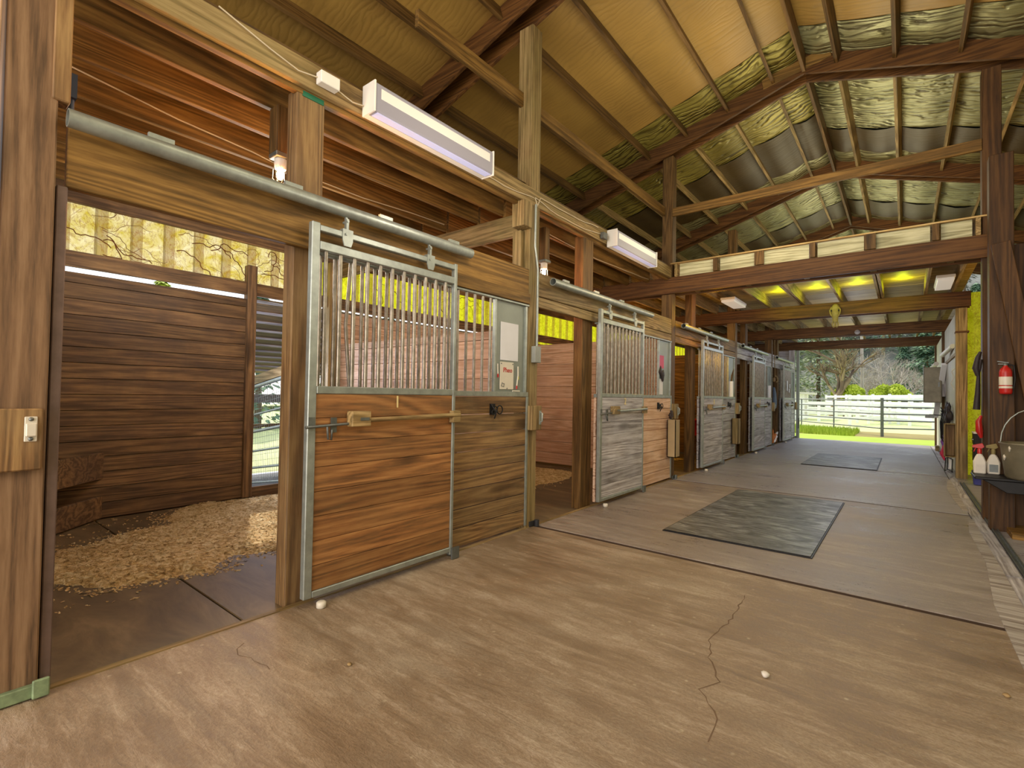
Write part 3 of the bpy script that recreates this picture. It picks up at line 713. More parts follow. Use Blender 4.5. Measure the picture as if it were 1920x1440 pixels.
# partitions between stalls
for k in range(0,5):
    yy=POST[k]-.075; top=[2.0,1.815,2.08,2.1,2.1][k]
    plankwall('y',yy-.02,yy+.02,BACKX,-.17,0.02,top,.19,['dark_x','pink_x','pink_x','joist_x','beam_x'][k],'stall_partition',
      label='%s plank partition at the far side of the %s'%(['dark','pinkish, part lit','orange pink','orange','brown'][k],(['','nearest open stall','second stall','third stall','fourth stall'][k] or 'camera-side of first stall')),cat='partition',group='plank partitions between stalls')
# cross beams carrying the stall lofts
for k in range(0,6):
    yy=POST[k]-.075
    if k in (2,3,4): continue
    MB().box(-3.15,-.17 if k!=1 else -.165,yy-.02,yy+.02,2.69,2.90).build('stall_cross_beam',M['tan_x' if k==1 else 'dark_x'],bevel=.004,label='short %s cross beam running back from the post after the %s'%(['dark','pale tan','','','','grey'][k],(['camera','nearest door','','','','last door'][k])),cat='beam',group='cross beams over the stall partitions')
MB().box(-.155,-.06,3.50,3.553,2.32,2.69).build('post_block',M['tan_z'],bevel=.004,label='short pale block nailed beside the tall post under the tan cross beam',cat='block')
MB().box(-.11,.03,3.43,3.548,2.7,2.93).build('post_block',M['tan_z'],bevel=.004,label='pale splice block at the top of the tall post beside the conduit',cat='block')
# stall loft joists (run along the barn) and deck
jx=[-.36,-.69,-1.14,-1.55,-1.95,-2.35,-2.75]
for s_,(a,c_) in enumerate(((.02,3.6),(3.62,7.05),(7.09,10.5),(10.54,14.),(14.04,17.3))):
    for i,x in enumerate(jx):
        if s_>=2 and i>4: continue
        MB().box(x-.02,x+.02,a,c_-.01,2.905,3.115).build('loft_joist',M['joist_y'] if s_<2 else M['tan_y'],bevel=.003,label='%s joist back from the aisle in the loft over the %s'%(ORD[i],STALL[s_]),cat='joist',group='loft joists over the %s'%STALL[s_])
    b=MB()
    for i in range(17):
        x=-.06-i*.183; b.box(x-.18,x,a,c_-.01,3.118,3.138)
    b.build('loft_deck',M['beam_y'] if s_<2 else M['ply'],kind='structure')
MB().box(-.09,-.045,.02,7.05,2.905,3.1).build('inner_girder_board',M['joist_y'],bevel=.003,label='inner board of the girder just behind the strip lights',cat='beam')
MB().box(-.04,0,.02,7.02,2.93,3.085).build('girder',M['tan_y'],bevel=.004,label='long tan girder along the aisle carrying the two strip lights',cat='beam')
# conduit + switch box on post 1
cd=thing('conduit',(.03,3.66,1.64),'thin grey conduit running down the tall post to a switch box','conduit')
MB().tube([(.03,3.60,2.93),(.03,3.60,2.55),(.025,3.655,2.35),(.025,3.655,1.64)],.011,8).build('pipe',M['galv'],cd)
MB().box(.002,.05,3.6,3.69,1.49,1.64,.5).build('switch_box',M['greybox'],cd,bevel=.004)

# ================================================================== STRIP LIGHTS
def strip_light(y0,y1,z0,z1,label):
    t=thing('strip_light',(.07,(y0+y1)/2,z0),label,'ceiling light','fluorescent strip lights')
    MB().box(.003,.05,y0+.014,y1-.014,z0,z1-.002,.5).build('housing',M['white'],t)
    MB().box(.047,.128,y0+.012,y1-.012,z0,z1-.008,.5).build('diffuser',M['diff'],t,bevel=.01)
    zc=z0+(z1-z0)*.62; MB().box(.1275,.1295,y0+.05,y1-.05,zc-.03,zc+.035,.5).build('lit_band',M['tube'],t,bevel=.001)
    MB().box(.06,.12,y0+.03,y1-.03,z0-.003,z0-.0005,.5).build('lower_lens',M['lens'],t)
    for y in (y0+.006,y1-.006): MB().box(.003,.13,y-.006,y+.006,z0-.004,z1,.5).build('end_cap',M['white'],t,bevel=.002)
strip_light(1.78,2.9,2.92,3.11,'long nearest fluorescent strip light with white diffuser on the girder')
strip_light(5.02,6.17,2.895,3.085,'second fluorescent strip light farther along the girder')
def jbox(y,l):
    MB().box(.003,.06,y,y+.12,2.965,3.035,.5).build('junction_box',M['white'],bevel=.004,label=l,cat='junction box')
jbox(1.47,'white junction box left of the nearest strip light'); 
MB().box(.003,.05,4.86,4.95,2.95,3.02,.5).build('junction_box',M['galv_dark'],bevel=.004,label='grey junction box left of the second strip light',cat='junction box')
def cable(pts,l,r=.004,m='cord'): MB().tube(pts,r,6).build('cable',M[m],label=l,cat='cable')
def sag(p0,p1,n=8,a=.03,seed=0):
    rr=random.Random(seed); p0=Vector(p0);p1=Vector(p1)
    return [p0.lerp(p1,i/n)+Vector((0,0,-a*math.sin(PI*i/n)+rr.uniform(-.006,.006))) for i in range(n+1)]
cable([(.01,.95,3.09),(.012,1.2,3.02),(.012,1.36,2.985),(.02,1.47,3.0)],'white cable entering the first junction box from the left')
cable([(.02,1.59,2.99),(.02,1.7,2.965),(.02,1.78,2.98)],'white cable from the first junction box to the nearest strip light')
cable(sag((.008,2.9,2.97),(.008,3.62,3.0),8,.02,1)+sag((.008,3.62,3.0),(.008,4.86,3.0),10,.05,2),'white cable along the girder between the two strip lights')
cable([(.008,3.62,3.0),(.02,3.64,2.93),(.025,3.62,2.9)]+sag((.01,3.7,3.03),(.01,4.8,3.06),8,.02,3),'thin second cable draped on the girder above the first')
cable([(-1.117,y,z) for y,z in ((.586,3.055),(1.132,2.988),(1.602,2.96),(1.88,2.925),(2.204,2.93),(2.567,2.926),(3.113,2.956),(3.55,2.965))],'white cable wandering along the joist above the nearest stall',.005)
cable(sag((-.3,3.7,2.93),(-.3,6.9,2.93),12,.05,5),'white cable under the loft of the second stall')

# jelly-jar bulb fixtures
def jar(x,y,z,l):
    t=thing('bulb_fixture',(x,y,z),l,'light','bulb fixtures under the stall lofts')
    MB().box(x-.05,x+.05,y-.05,y+.05,z+.12,z+.15,.5).build('mounting_box',M['galv_dark'],t,bevel=.004)
    MB().lathe([(.03,.06),(.035,.07),(.035,.12)],(x,y,z),16).build('socket',M['white'],t)
    MB().lathe([(0,0),(.012,.002),(.02,.016),(.02,.035),(.012,.06)],(x,y,z),16).build('bulb',M['bulb'],t)
    b=MB(); b.lathe([(.034,.06),(.036,.0),(.03,-.022),(.0,-.03)],(x,y,z),16)
    b2=MB()
    for k in range(6):
        a=k*PI/3; b2.tube([(x+.04*math.cos(a),y+.04*math.sin(a),z+.06),(x+.042*math.cos(a),y+.042*math.sin(a),z),(x,y,z-.038)],.002,5)
    b2.build('wire_guard',M['galv'],t)
jar(-.3,1.425,2.475,'bare bright bulb in a wire guard under the joists of the nearest stall')
MB().box(-.35,-.25,1.375,1.475,2.625,2.9).build('lamp_block',M['beam_z'],bevel=.004,label='dark wooden block holding the bulb fixture of the nearest stall',cat='block')
jar(-.22,4.1,2.42,'glowing orange-white bulb fixture right of the tall post')
MB().box(-.26,-.18,4.06,4.14,2.57,2.9).build('lamp_block',M['beam_z'],bevel=.004,label='wooden block holding the bulb fixture of the second stall',cat='block')

# ================================================================== ROOF
XL,XR=-3.35,6.7
def rafter(y,side,idx):
    xe=XL if side<0 else XR
    t=thing('roof_rafter',((xe+RIDGE)/2,y,rz((xe+RIDGE)/2)),'%s doubled rafter on the %s slope of the roof, counted from the camera'%(ORD[idx],'left' if side<0 else 'right'),'rafter','doubled roof rafters')
    for dy in (-.105,.105):
        b=MB(); xm=RIDGE-side*-.0
        pts=[(xe,rz(xe)),(RIDGE,rz(RIDGE)),(RIDGE,rz(RIDGE)+.24),(xe,rz(xe)+.24)]
        b.prism(pts,y+dy-.02,y+dy+.02,'y'); b.build('rafter_plank',M['beam_x'],t,bevel=.003)
for i,y in enumerate(RAFT):
    rafter(y,-1,i)
    if i>=1: rafter(y,1,i)
b=MB(); b.bar((1.2,7.12-.135,rz(1.2)+.17),(1.95,7.12-.135,5.28+.16),.02,.14); b.build('ridge_splice',M['joist_x'],bevel=.003,label='light brown splice board at the ridge of the nearest full rafter pair',cat='board')
for i in range(len(RAFT)-1):
    MB().box(RIDGE-.02,RIDGE+.02,RAFT[i]+.13,RAFT[i+1]-.13,5.29,5.51).build('ridge_beam',M['beam_y'],bevel=.003,label='ridge board in the %s bay of the roof from the camera'%ORD[i],cat='beam',group='ridge boards')
offs=[.36+.555*k for k in range(9)]
for i in range(len(RAFT)-1):
    ya,yb_=RAFT[i]+.128,RAFT[i+1]-.128
    for side in (-1,1):
        if side==1 and i==0: continue
        for k,o_ in enumerate(offs):
            x=RIDGE+side*o_
            if x>6.0 : continue
            zt=rz(x)+.235
            b=MB(); a=math.atan(.31)*(-side); 
            b.bar((x,ya,zt-.07),(x,yb_,zt-.07),.038,.14,up=(math.sin(a)*-1 if side<0 else -math.sin(a),0,math.cos(a)))
            b.build('roof_purlin',M['beam_y'] if i<2 else M['tan_y'],label='%s roof purlin down from the ridge on the %s slope in the %s bay'%(ORD[k],'left' if side<0 else 'right',ORD[i]),cat='purlin',group='roof purlins of the %s bay'%ORD[i])
# insulation panels: one sheet per slope region, sagging between purlins
def roofsheet(y0,y1,side,mat,sag_=.03):
    b=MB(); vs=[];fs=[]; xe=XL if side<0 else XR
    xs=[RIDGE]; 
    edges=[0]+offs+[abs(xe-RIDGE)]
    pts=[]
    for a,c_ in zip(edges[:-1],edges[1:]):
        for q in range(4): pts.append((a+(c_-a)*q/4, math.sin(PI*q/4)))
    pts.append((edges[-1],0)); ny=max(2,int((y1-y0)/.15))
    from mathutils import noise as mn
    for (o_,s_) in pts:
        x=RIDGE+side*o_
        for j in range(ny+1):
            y=y0+(y1-y0)*j/ny
            vs.append((x,y,rz(x)+.242-sag_*s_*(1+.5*mn.noise(Vector((x,y*2,0))))))
    for i in range(len(pts)-1):
        for j in range(ny): a=i*(ny+1)+j; fs.append((a,a+1,a+ny+2,a+ny+1))
    b.add(vs,fs,.5,True); return b.build('ceiling',M[mat],kind='structure')
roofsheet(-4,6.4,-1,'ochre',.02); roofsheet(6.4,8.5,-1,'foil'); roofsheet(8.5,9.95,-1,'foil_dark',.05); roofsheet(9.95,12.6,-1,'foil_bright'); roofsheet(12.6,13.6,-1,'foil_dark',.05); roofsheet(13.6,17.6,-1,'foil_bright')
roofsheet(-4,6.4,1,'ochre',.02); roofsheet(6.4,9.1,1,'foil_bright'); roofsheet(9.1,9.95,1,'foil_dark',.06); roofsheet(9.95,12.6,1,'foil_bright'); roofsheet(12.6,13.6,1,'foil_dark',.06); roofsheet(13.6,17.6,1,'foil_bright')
# weatherproof outer roof skin
b=MB(); 
for side,xe in ((-1,XL-.3),(1,XR+.3)):
    b.prism([(xe,rz(xe)+.28),(RIDGE,5.28+.28),(RIDGE,5.28+.31),(xe,rz(xe)+.31)],-4.2,17.7,'y')
b.build('ceiling',M['galv_dark'],kind='structure')
# horizontal members
MB().box(-.14,-.10,2.3,7.0,3.86,3.99).build('tie_plank',M['joist_y'],bevel=.003,label='orange horizontal plank high between the tall posts, left of the aisle',cat='beam')
MB().box(.0,3.29,7.03,7.07,3.84,3.96).build('collar_tie',M['joist_x'],bevel=.003,label='thin collar tie spanning the aisle high above the first cross beam',cat='beam')
# tie beams with spacer blocks
for i,(y,xl) in enumerate(((7.125,-3.1),(10.575,-3.1),(14.02,-3.1),(17.37,-3.1))):
    t=thing('tie_beam',(1.6,y,2.7),'%s doubled cross beam over the aisle from the camera'%ORD[i],'beam','doubled cross beams over the aisle')
    for dy in (-.1,.1): MB().box(xl,3.47,y+dy-.018,y+dy+.018,2.7,2.94).build('beam_plank',M['beam_x'],t,bevel=.004)
    for q in range(5): x=.3+q*.68; MB().box(x,x+.06,y-.08,y+.08,2.72,2.9).build('spacer_block',M['tan_x'],t)
# aisle loft : joists, rim blocking, deck
lj=[.06,.62,1.17,1.77,2.34,2.92,3.26]
for s_,(a,c_) in enumerate(((7.02,10.5),(10.53,13.97),(14.0,17.3))):
    for i,x in enumerate(lj):
        t=MB(); 
        if i in (2,4) and s_==0: t.box(x-.042,x-.006,a,c_,2.943,3.13); t.box(x+.008,x+.044,a,c_,2.943,3.13)
        else: t.box(x-.02,x+.02,a,c_,2.943,3.13)
        t.build('aisle_loft_joist',M['tan_y'] if s_ else M['tan_y'],bevel=.003,label='%s joist from the left under the loft over the aisle, %s bay'%(ORD[i],['nearest','middle','farthest'][s_]),cat='joist',group='aisle loft joists of the %s bay'%['nearest','middle','farthest'][s_])
    b=MB(); q=a
    while q<c_-.05:
        b.box(-.02,3.45,q,min(q+1.2,c_)-.004,3.133,3.15); q+=1.2
    b.build('loft_deck',M['ply'],kind='structure')
b=MB()
for a,c_ in zip(lj[:-1],lj[1:]): b.box(a+.045,c_-.045,7.06,7.075,2.95,3.128)
b.build('loft_rim_boards',M['paleply'] if 'paleply' in M else M['grey_x'],label='row of pale weathered rim boards between the joist ends above the first cross beam',cat='board')
for i,x in enumerate(lj[1:6]):
    MB().box(x-.055 if i in (1,3) else x-.028,x+.055 if i in (1,3) else x+.028,6.985,7.017,2.945,3.12).build('joist_end_cleat',M['beam_z'],label='%s reddish cleat from the left on the loft edge above the first cross beam'%ORD[i],cat='cleat',group='cleats on the loft edge')
# cow/horse skull hanging from second beam
sk=thing('animal_skull',(1.69,10.42,2.48),'long pale animal skull hung on the second cross beam','skull')
b=MB(); cx,cy=1.69,10.42
b.blob((cx,cy,2.82),.07,3,.08,(1,.75,1.2),.5,1)
b.tube([(cx,cy,2.8),(cx,cy-.01,2.72),(cx,cy-.01,2.64),(cx,cy,2.585)],[.066,.056,.044,.04],12)
for s_ in (-1,1):
    b.tube([(cx+s_*.02,cy,2.6),(cx+s_*.042,cy,2.56),(cx+s_*.042,cy,2.52),(cx+s_*.024,cy,2.485),(cx+s_*.008,cy,2.5),(cx+s_*.008,cy,2.58)],[.014,.011,.01,.01,.009,.01],8)
    b.tube([(cx+s_*.055,cy-.02,2.84),(cx+s_*.078,cy-.03,2.79),(cx+s_*.07,cy-.03,2.73),(cx+s_*.045,cy-.02,2.68)],.012,8)
b.build('skull_bone',M['bone'],sk)
b=MB()
for s_ in (-1,1): b.blob((cx+s_*.055,cy-.04,2.78),.014,2,.05,(1,.6,1.2),.1,2)
b.build('eye_socket',M['black'],sk)
MB().lathe([(0,-.02),(.05,-.02),(.055,0),(.05,.02),(0,.02)],(1.8,13.87,2.77),20,.5,'y').build('round_disc',M['grey_x'],label='small round pale disc fixed to the third cross beam',cat='disc')
# ceiling lights in the loft over the aisle
for (x0,x1,y0,y1,l) in ((.14,.38,8.95,9.75,'flat white ceiling light at the left between the first and second cross beams'),(3.0,3.2,8.95,9.75,'flat white ceiling light at the right between the first and second cross beams')):
    t=thing('ceiling_light',((x0+x1)/2,(y0+y1)/2,2.86),l,'ceiling light')
    MB().box(x0,x1,y0,y1,2.9,2.94,.5).build('housing',M['white'],t,bevel=.004)
    MB().box(x0+.01,x1-.01,y0+.01,y1-.01,2.862,2.898,.5).build('diffuser',M['tube'],t,bevel=.008)

# ================================================================== RIGHT SIDE
def post(x0,x1,y0,y1,z0,z1,m,l): return MB().box(x0,x1,y0,y1,z0,z1).build('timber_post',M[m],bevel=.006,label=l,cat='post',group='posts along the right side')
post(3.29,3.44,7.045,7.205,-.02,4.7,'darkpost_z','tall post on the right rising to the roof behind the extinguisher post')
post(3.29,3.46,6.5,6.66,-.02,3.57,'darkpost_z','thick brown post on the right bearing the red extinguisher')
post(3.29,3.43,10.5,10.64,-.02,2.69,'tan_z','tan post on the right between the yellow panel and the white wall')
MB().box(3.285,3.45,10.48,10.655,2.29,2.32,.5).build('post_collar',M['beam_x'],bevel=.003,label='narrow ledge around the tan right-hand post',cat='board')
post(3.28,3.42,13.95,14.09,-.02,2.69,'beam_z','post half hidden by the metal cabinet on the right wall')
post(3.285,3.42,17.3,17.44,-.02,2.69,'beam_z','corner post at the right of the bright open end')
b=MB(); b.bar((3.36,6.45,2.7),(3.62,6.45,.95),.045,.135,up=(1,0,0)); b.build('leaning_board',M['darkpost_z'],bevel=.004,label='wide rough board leaning diagonally past the extinguisher post',cat='board')
# plank wall to the right of the near posts
b=MB()
for i in range(11): b.box(3.47+i*.26,3.47+(i+1)*.26-.006,6.68,6.72,-.01,2.72)
b.build('wall_right',M['darkpost_z'],kind='structure')
b=MB(); b.box(3.40,6.5,6.2,6.67,-.02,.04); b.build('sill_board',M['joist_x'],bevel=.004,label='orange-lit wooden sill at the foot of the right wall',cat='board')
# extinguisher
ex=thing('fire_extinguisher',(3.39,6.44,1.27),'red fire extinguisher with white label hung on the thick right post','fire extinguisher')
cx,cy=3.39,6.44
MB().lathe([(.0,0),(.04,.003),(.045,.02),(.045,.205),(.038,.235),(.018,.255),(.014,.27)],(cx,cy,1.275),24).build('cylinder',M['red'],ex)
MB().lathe([(.0458,.085),(.0463,.088),(.0463,.16),(.0458,.163)],(cx,cy,1.275),24).build('label_band',M['plastic_white'],ex)
MB().lathe([(.0458,.055),(.0463,.057),(.0463,.073),(.0458,.075)],(cx,cy,1.275),24).build('lower_label',M['plastic_white'],ex)
b=MB(); b.lathe([(.016,.268),(.016,.292),(.0,.292)],(cx,cy,1.275),12); b.bar((cx-.055,cy,1.583),(cx+.02,cy,1.567),.014,.008); b.bar((cx-.05,cy,1.558),(cx+.02,cy,1.556),.012,.007); b.build('valve_handle',M['galv_dark'],ex)
MB().tube([(cx+.015,cy,1.555),(cx+.055,cy-.005,1.54),(cx+.062,cy-.005,1.42),(cx+.052,cy-.005,1.33)],.008,8).build('hose',M['black'],ex)
MB().box(cx-.03,cx+.03,cy+.047,6.5,1.33,1.5,.5).build('wall_bracket',M['black'],ex)
# shelf with bottles and tub
sh=thing('wall_shelf',(3.45,6.28,.46),'black tray shelf fixed to the thick right post holding bottles and a tub','shelf')
b=MB(); b.box(3.15,3.9,6.1,6.46,.505,.53,.5); b.prism([(3.2,.505),(3.9,.505),(3.9,.40),(3.36,.40)],6.12,6.44,'y',.5); b.build('tray',M['black'],sh,bevel=.005)
MB().box(3.40,3.5,6.46,6.5,.36,.5,.5).build('bracket',M['galv_dark'],sh)
b=MB(); b.box(3.37,3.55,6.1,6.2,.53,.56,.5)
def bottle(x,y,lab,head,lb):
    z=.531; t=thing('spray_bottle',(x,y,z),lab,'bottle','cleaning bottles on the right shelf')
    b=MB(); b.prism([(x-.042,z),(x+.042,z),(x+.045,z+.11),(x+.03,z+.155),(x+.014,z+.185),(x-.014,z+.185),(x-.03,z+.155),(x-.045,z+.11)],y-.025,y+.025,'y',.5); b.build('body',M['plastic_white'],t,bevel=.008)
    MB().box(x-.03,x+.03,y-.027,y-.0255,z+.02,z+.09,.5).build('label',M[lb],t)
    b=MB(); b.lathe([(.016,.185),(.017,.22),(.012,.235)],(x,y,z),12); b.prism([(x-.05,z+.24),(x-.05,z+.262),(x+.02,z+.285),(x+.034,z+.25),(x+.015,z+.232)],y-.012,y+.012,'y',.5)
    b.prism([(x-.03,z+.24),(x-.022,z+.24),(x-.036,z+.2),(x-.043,z+.2)],y-.005,y+.005,'y',.5); b.build('trigger_head',M[head],t,bevel=.003)
bottle(3.205,6.36,'white spray bottle with red trigger at the left end of the shelf','red','stone'); bottle(3.302,6.40,'white spray bottle with dark label beside the metal tub','bone','galv_dark')
tb=thing('metal_tub',(3.53,6.12,.54),'wide dull galvanised tub on the shelf at the right edge','tub')
prof=[(.0,.0),(.185,.0),(.20,.02),(.225,.25),(.232,.30),(.238,.305),(.238,.315),(.228,.315),(.22,.30),(.19,.03),(.0,.02)]
MB().lathe(prof,(3.55,6.17,.532),40).build('tub_body',M['tub'],tb)
MB().tube([(3.55+.225*math.cos(a),6.17,.85+.3*math.sin(a)) for a in [i*PI/12 for i in range(13)]],.005,8).build('bail_handle',M['galv'],tb)
for (dy,z,w,h) in ((-.03,.72,.05,.06),(.02,.80,.05,.03)):
    a0=math.radians(200 if dy<0 else 215); r=.222
    MB().blob((3.55+r*math.cos(a0),6.17+r*math.sin(a0),z),.03,2,.3,(.35,1,.8),.5,9).build('paint_patch',M['plastic_white'],tb)
# gap beside the near post: yellow translucent panel, rack, lead, strap
b=MB(); vs=[];fs=[];n=0
for i in range(24):
    x=3.44+i*.1; vs+=[(x,11.0+(.03 if i%3==0 else 0),0),(x,11.0+(.03 if i%3==0 else 0),3.0)]
for i in range(23): fs.append((2*i,2*i+2,2*i+3,2*i+1))
b.add(vs,fs,.5); b.build('wall_right',M['limepanel'],kind='structure')
rk=thing('small_rack',(3.56,10.3,0),'small black rack standing beyond the right posts','rack')
for (x,y) in ((3.49,10.2),(3.49,10.42),(3.72,10.2),(3.72,10.42)): MB().tube([(x,y,0),(x,y,.74)],.011,6).build('leg',M['black'],rk)
MB().box(3.47,3.74,10.18,10.44,.72,.745,.5).build('top',M['white'],rk); MB().box(3.475,3.735,10.185,10.435,.56,.715,.5).build('drawer',M['black'],rk,bevel=.004); MB().box(3.475,3.735,10.185,10.435,.3,.5,.5).build('drawer',M['black'],rk,bevel=.004)
dh=[c for c in rk.children if c.name.startswith('drawer')][0]; MB().tube([(3.466,10.22,.63),(3.466,10.36,.63)],.008,6).build('drawer_handle',M['galv'],dh)
b=MB(); b.tube([(3.27,7.0,1.72),(3.25,7.0,1.66),(3.235,7.0,1.55),(3.25,7.0,1.47)],[.012,.022,.03,.018],8); b.tube([(3.27,7.0,1.64),(3.255,7.0,1.5),(3.25,7.02,1.3),(3.24,7.02,1.12)],[.02,.014,.022,.03],8); b.build('hanging_halter',M['darkcloth'],label='dark halter and strap hanging on the edge of the right-hand tall post',cat='halter')
b=MB(); b.tube([(3.275,7.0,1.06),(3.255,7.0,1.0),(3.26,7.0,.9),(3.275,7.0,.83)],[.01,.026,.03,.012],8); b.build('red_lead',M['red'],label='small red item hanging below the halter on the right post',cat='lead')
bl=MB(); bl.lathe([(.06,0),(.08,.2),(.085,.2)],(3.5,9.85,0),16); bl.build('blue_pail',M['blue'],label='small blue pail on the floor beyond the right posts',cat='pail')
# white panelled wall on the right beyond the tan post
b=MB()
yy=10.66
while yy<17.25:
    if not (13.93<yy<14.1): b.box(3.325,3.36,yy,min(yy+.4,17.28)-.008,.02,2.68)
    yy+=.4
b.build('wall_right',M['ivory'],kind='structure')
b=MB(); b.box(3.30,3.325,10.66,13.9,1.95,2.0); b.build('wall_rail',M['tan_y'],label='pale horizontal rail on the white right wall',cat='rail')
cb=thing('metal_cabinet',(3.12,13.6,1.17),'brown-grey metal cabinet projecting from the right wall near the open end','cabinet')
MB().box(2.97,3.26,13.5,13.9,1.17,1.91,.5).build('cabinet_box',M['tub'],cb,bevel=.008); MB().box(2.985,3.245,13.488,13.5,1.19,1.89,.5).build('door',M['tub'],cb,bevel=.004); MB().box(3.2,3.225,13.475,13.488,1.5,1.6,.5).build('handle',M['galv_dark'],cb)
MB().box(3.26,3.325,13.6,13.8,1.3,1.8,.5).build('mounting_board',M['grey_z'],cb)
wb=thing('wooden_box',(3.24,11.2,.28),'open-fronted tan wooden box fixed to the right wall','box')
b=MB(); b.box(3.185,3.32,11.2,11.218,.27,.83); b.box(3.175,3.19,11.0,11.2,.27,.83);b.box(3.31,3.324,11.0,11.2,.27,.83);b.box(3.175,3.324,11.0,11.2,.815,.83);b.box(3.175,3.324,11.0,11.2,.27,.285); b.build('box_frame',M['tan_z'],wb,bevel=.003)
b=MB(); b.box(3.192,3.308,11.13,11.15,.29,.81); b.build('back_panel',M['plank_z'],wb)
b=MB(); b.tube([(3.3,11.3,2.15),(3.22,12.5,2.08)],.04,12); b.build('pipe_roll',M['plastic_white'],label='white pipe lying on brackets high on the right wall',cat='pipe')
b=MB(); b.tube([(3.2,14.2,2.02),(3.15,15.4,1.97)],.045,12); b.build('pipe_roll',M['plastic_white'],label='short farther white pipe beyond the metal cabinet on the right wall',cat='pipe')
b=MB(); b.bar((3.28,13.1,1.95),(3.2,14.6,.85),.05,.09,up=(1,0,0)); b.build('white_strut',M['vinyl'],bevel=.004,label='slanting white strut leaning along the right wall',cat='strut')
b=MB(); b.tube([(3.32,13.3,.95),(3.22,13.1,.92),(3.05,13.0,.93)],.012,6); b.box(2.98,3.12,12.96,13.04,.86,.93,.5); b.build('saddle_arm',M['galv_dark'],label='dark bracket arm sticking out of the right wall below the cabinet',cat='bracket')
b=MB(); rr=random.Random(4)
for q in range(5):
    c0=(3.24,12.9+.05*q,.62+.06*q); b.tube([(c0[0]+.02*math.sin(3*a),c0[1]+.18*math.cos(a),c0[2]+.22*math.sin(a)) for a in [i*2*PI/18 for i in range(19)]],.009,6)
b.build('coiled_hose',M['black'],label='dark hose coiled on a hook on the right wall',cat='hose')
b=MB(); b.tube([(3.26,13.0,.55),(3.24,12.95,.4),(3.26,12.9,.28)],[.012,.03,.014],8); b.build('purple_halter',M['purple'],label='purple strap hanging on the right wall',cat='strap')
b=MB(); b.tube([(3.25,12.7,.34),(3.22,12.6,.2),(3.25,12.5,.08)],[.02,.04,.012],8); b.build('red_halter',M['pinkred'],label='bright pinkish red strap near the floor on the right wall',cat='strap')
b=MB()
for q in range(7):
    y=11.6+q*.14; z=.95+.1*math.sin(q*2); b.blob((3.27,y,z),.07,2,.4,(.6,1,1.6),.2,q)
b.tube([(3.25,11.7,.95),(3.22,11.75,.6),(3.25,11.8,.45)],.012,6)
b.build('tack_bundle',M['darkcloth'],label='tangle of dark tack and bridles hung on the right wall above the wooden box',cat='tack')
b=MB()
for (y,x) in ((11.15,3.2),(11.4,3.24),(11.0,3.28)): b.tube([(x,y,.24),(x-.01,y,.02)],.008,6)
b.tube([(3.2,11.15,.03),(3.24,11.4,.03),(3.28,11.0,.03)],.008,6); b.tube([(3.2,11.15,.235),(3.24,11.4,.235),(3.28,11.0,.235)],.008,6)
b.build('boot_rack',M['black'],label='thin black metal rack at the foot of the right wall below the wooden box',cat='rack')
MB().tube([(3.27,11.28,.05),(3.27,11.28,.26)],.022,12).build('white_bottle',M['vinyl'],label='slim white bottle standing in the black rack',cat='bottle')
b=MB(); b.box(3.24,3.31,15.7,16.0,.0,.12); b.build('wood_block',M['tan_x'],label='small wooden block on the floor near the right end post',cat='block')
# horn-like cable clutter on the white wall
b=MB(); b.tube([(3.31,11.0,1.75),(3.27,11.0,1.7),(3.3,11.02,1.6),(3.26,11.0,1.5),(3.3,11.0,1.4)],.008,6); b.build('knotted_rope',M['stone'],label='pale knotted rope hanging by the tan right post',cat='rope')

# far end wall: header with joist blocks
cable([(.2,17.24,2.8),(.9,17.24,2.76),(1.5,17.24,2.8),(2.2,17.24,2.77),(3.1,17.24,2.82)],'thin cable strung along the header of the open end',.006,'tan_x')
b=MB(); b.box(-3.3,-.17,17.42,17.46,-.1,2.9); b.box(-3.3,.0,17.42,17.46,2.9,3.9);b.build('wall_end',M['grey_x'],kind='structure')
b=MB(); b.box(3.43,6.7,17.42,17.46,-.1,3.9); b.build('wall_end',M['grey_x'],kind='structure')
MB().box(.02,.10,17.46,17.6,-.05,2.95).build('end_door_edge',M['sheet'],bevel=.005,label='grey-green metal trim at the left side of the open end',cat='trim')
b=MB(); b.tube([(.11,17.3,.3),(.12,17.3,.5),(.11,17.32,.62)],.012,6); b.build('door_hook',M['black'],label='small dark hook on the metal trim of the open end',cat='hook')
corrugated(6.6,-4,17.4,-.1,3.95,'yellowpanel','wall_right',.3,kind='structure')
# ================================================================== PADDOCK RUN BEHIND THE FIRST STALL
from mathutils import noise as mnoise
b=MB(); b.box(-60,-3.25,-30,17.4,-.6,-.14,.5)
def ground(x0,x1,y0,y1,nx,ny,fn,mat,name='floor',kind='structure',**kw):
    b=MB(); vs=[];fs=[]
    for i in range(nx+1):
        for j in range(ny+1):
            x=x0+(x1-x0)*i/nx; y=y0+(y1-y0)*j/ny; vs.append((x,y,fn(x,y)))
    for i in range(nx):
        for j in range(ny): a=i*(ny+1)+j; fs.append((a,a+ny+1,a+ny+2,a+1))
    b.add(vs,fs,.5,True); return b.build(name,M[mat],kind=kind,**kw)
ground(-9.5,-3.2,-3,12,14,14,lambda x,y:-.1+.13*(x+3.2)*.9+.02*mnoise.noise(Vector((x,y,0))),'gravel')
ground(-70,-9.5,-40,60,10,14,lambda x,y:-.85+.4*mnoise.noise(Vector((x*.1,y*.1,0))),'field')
def tagp(n): return n
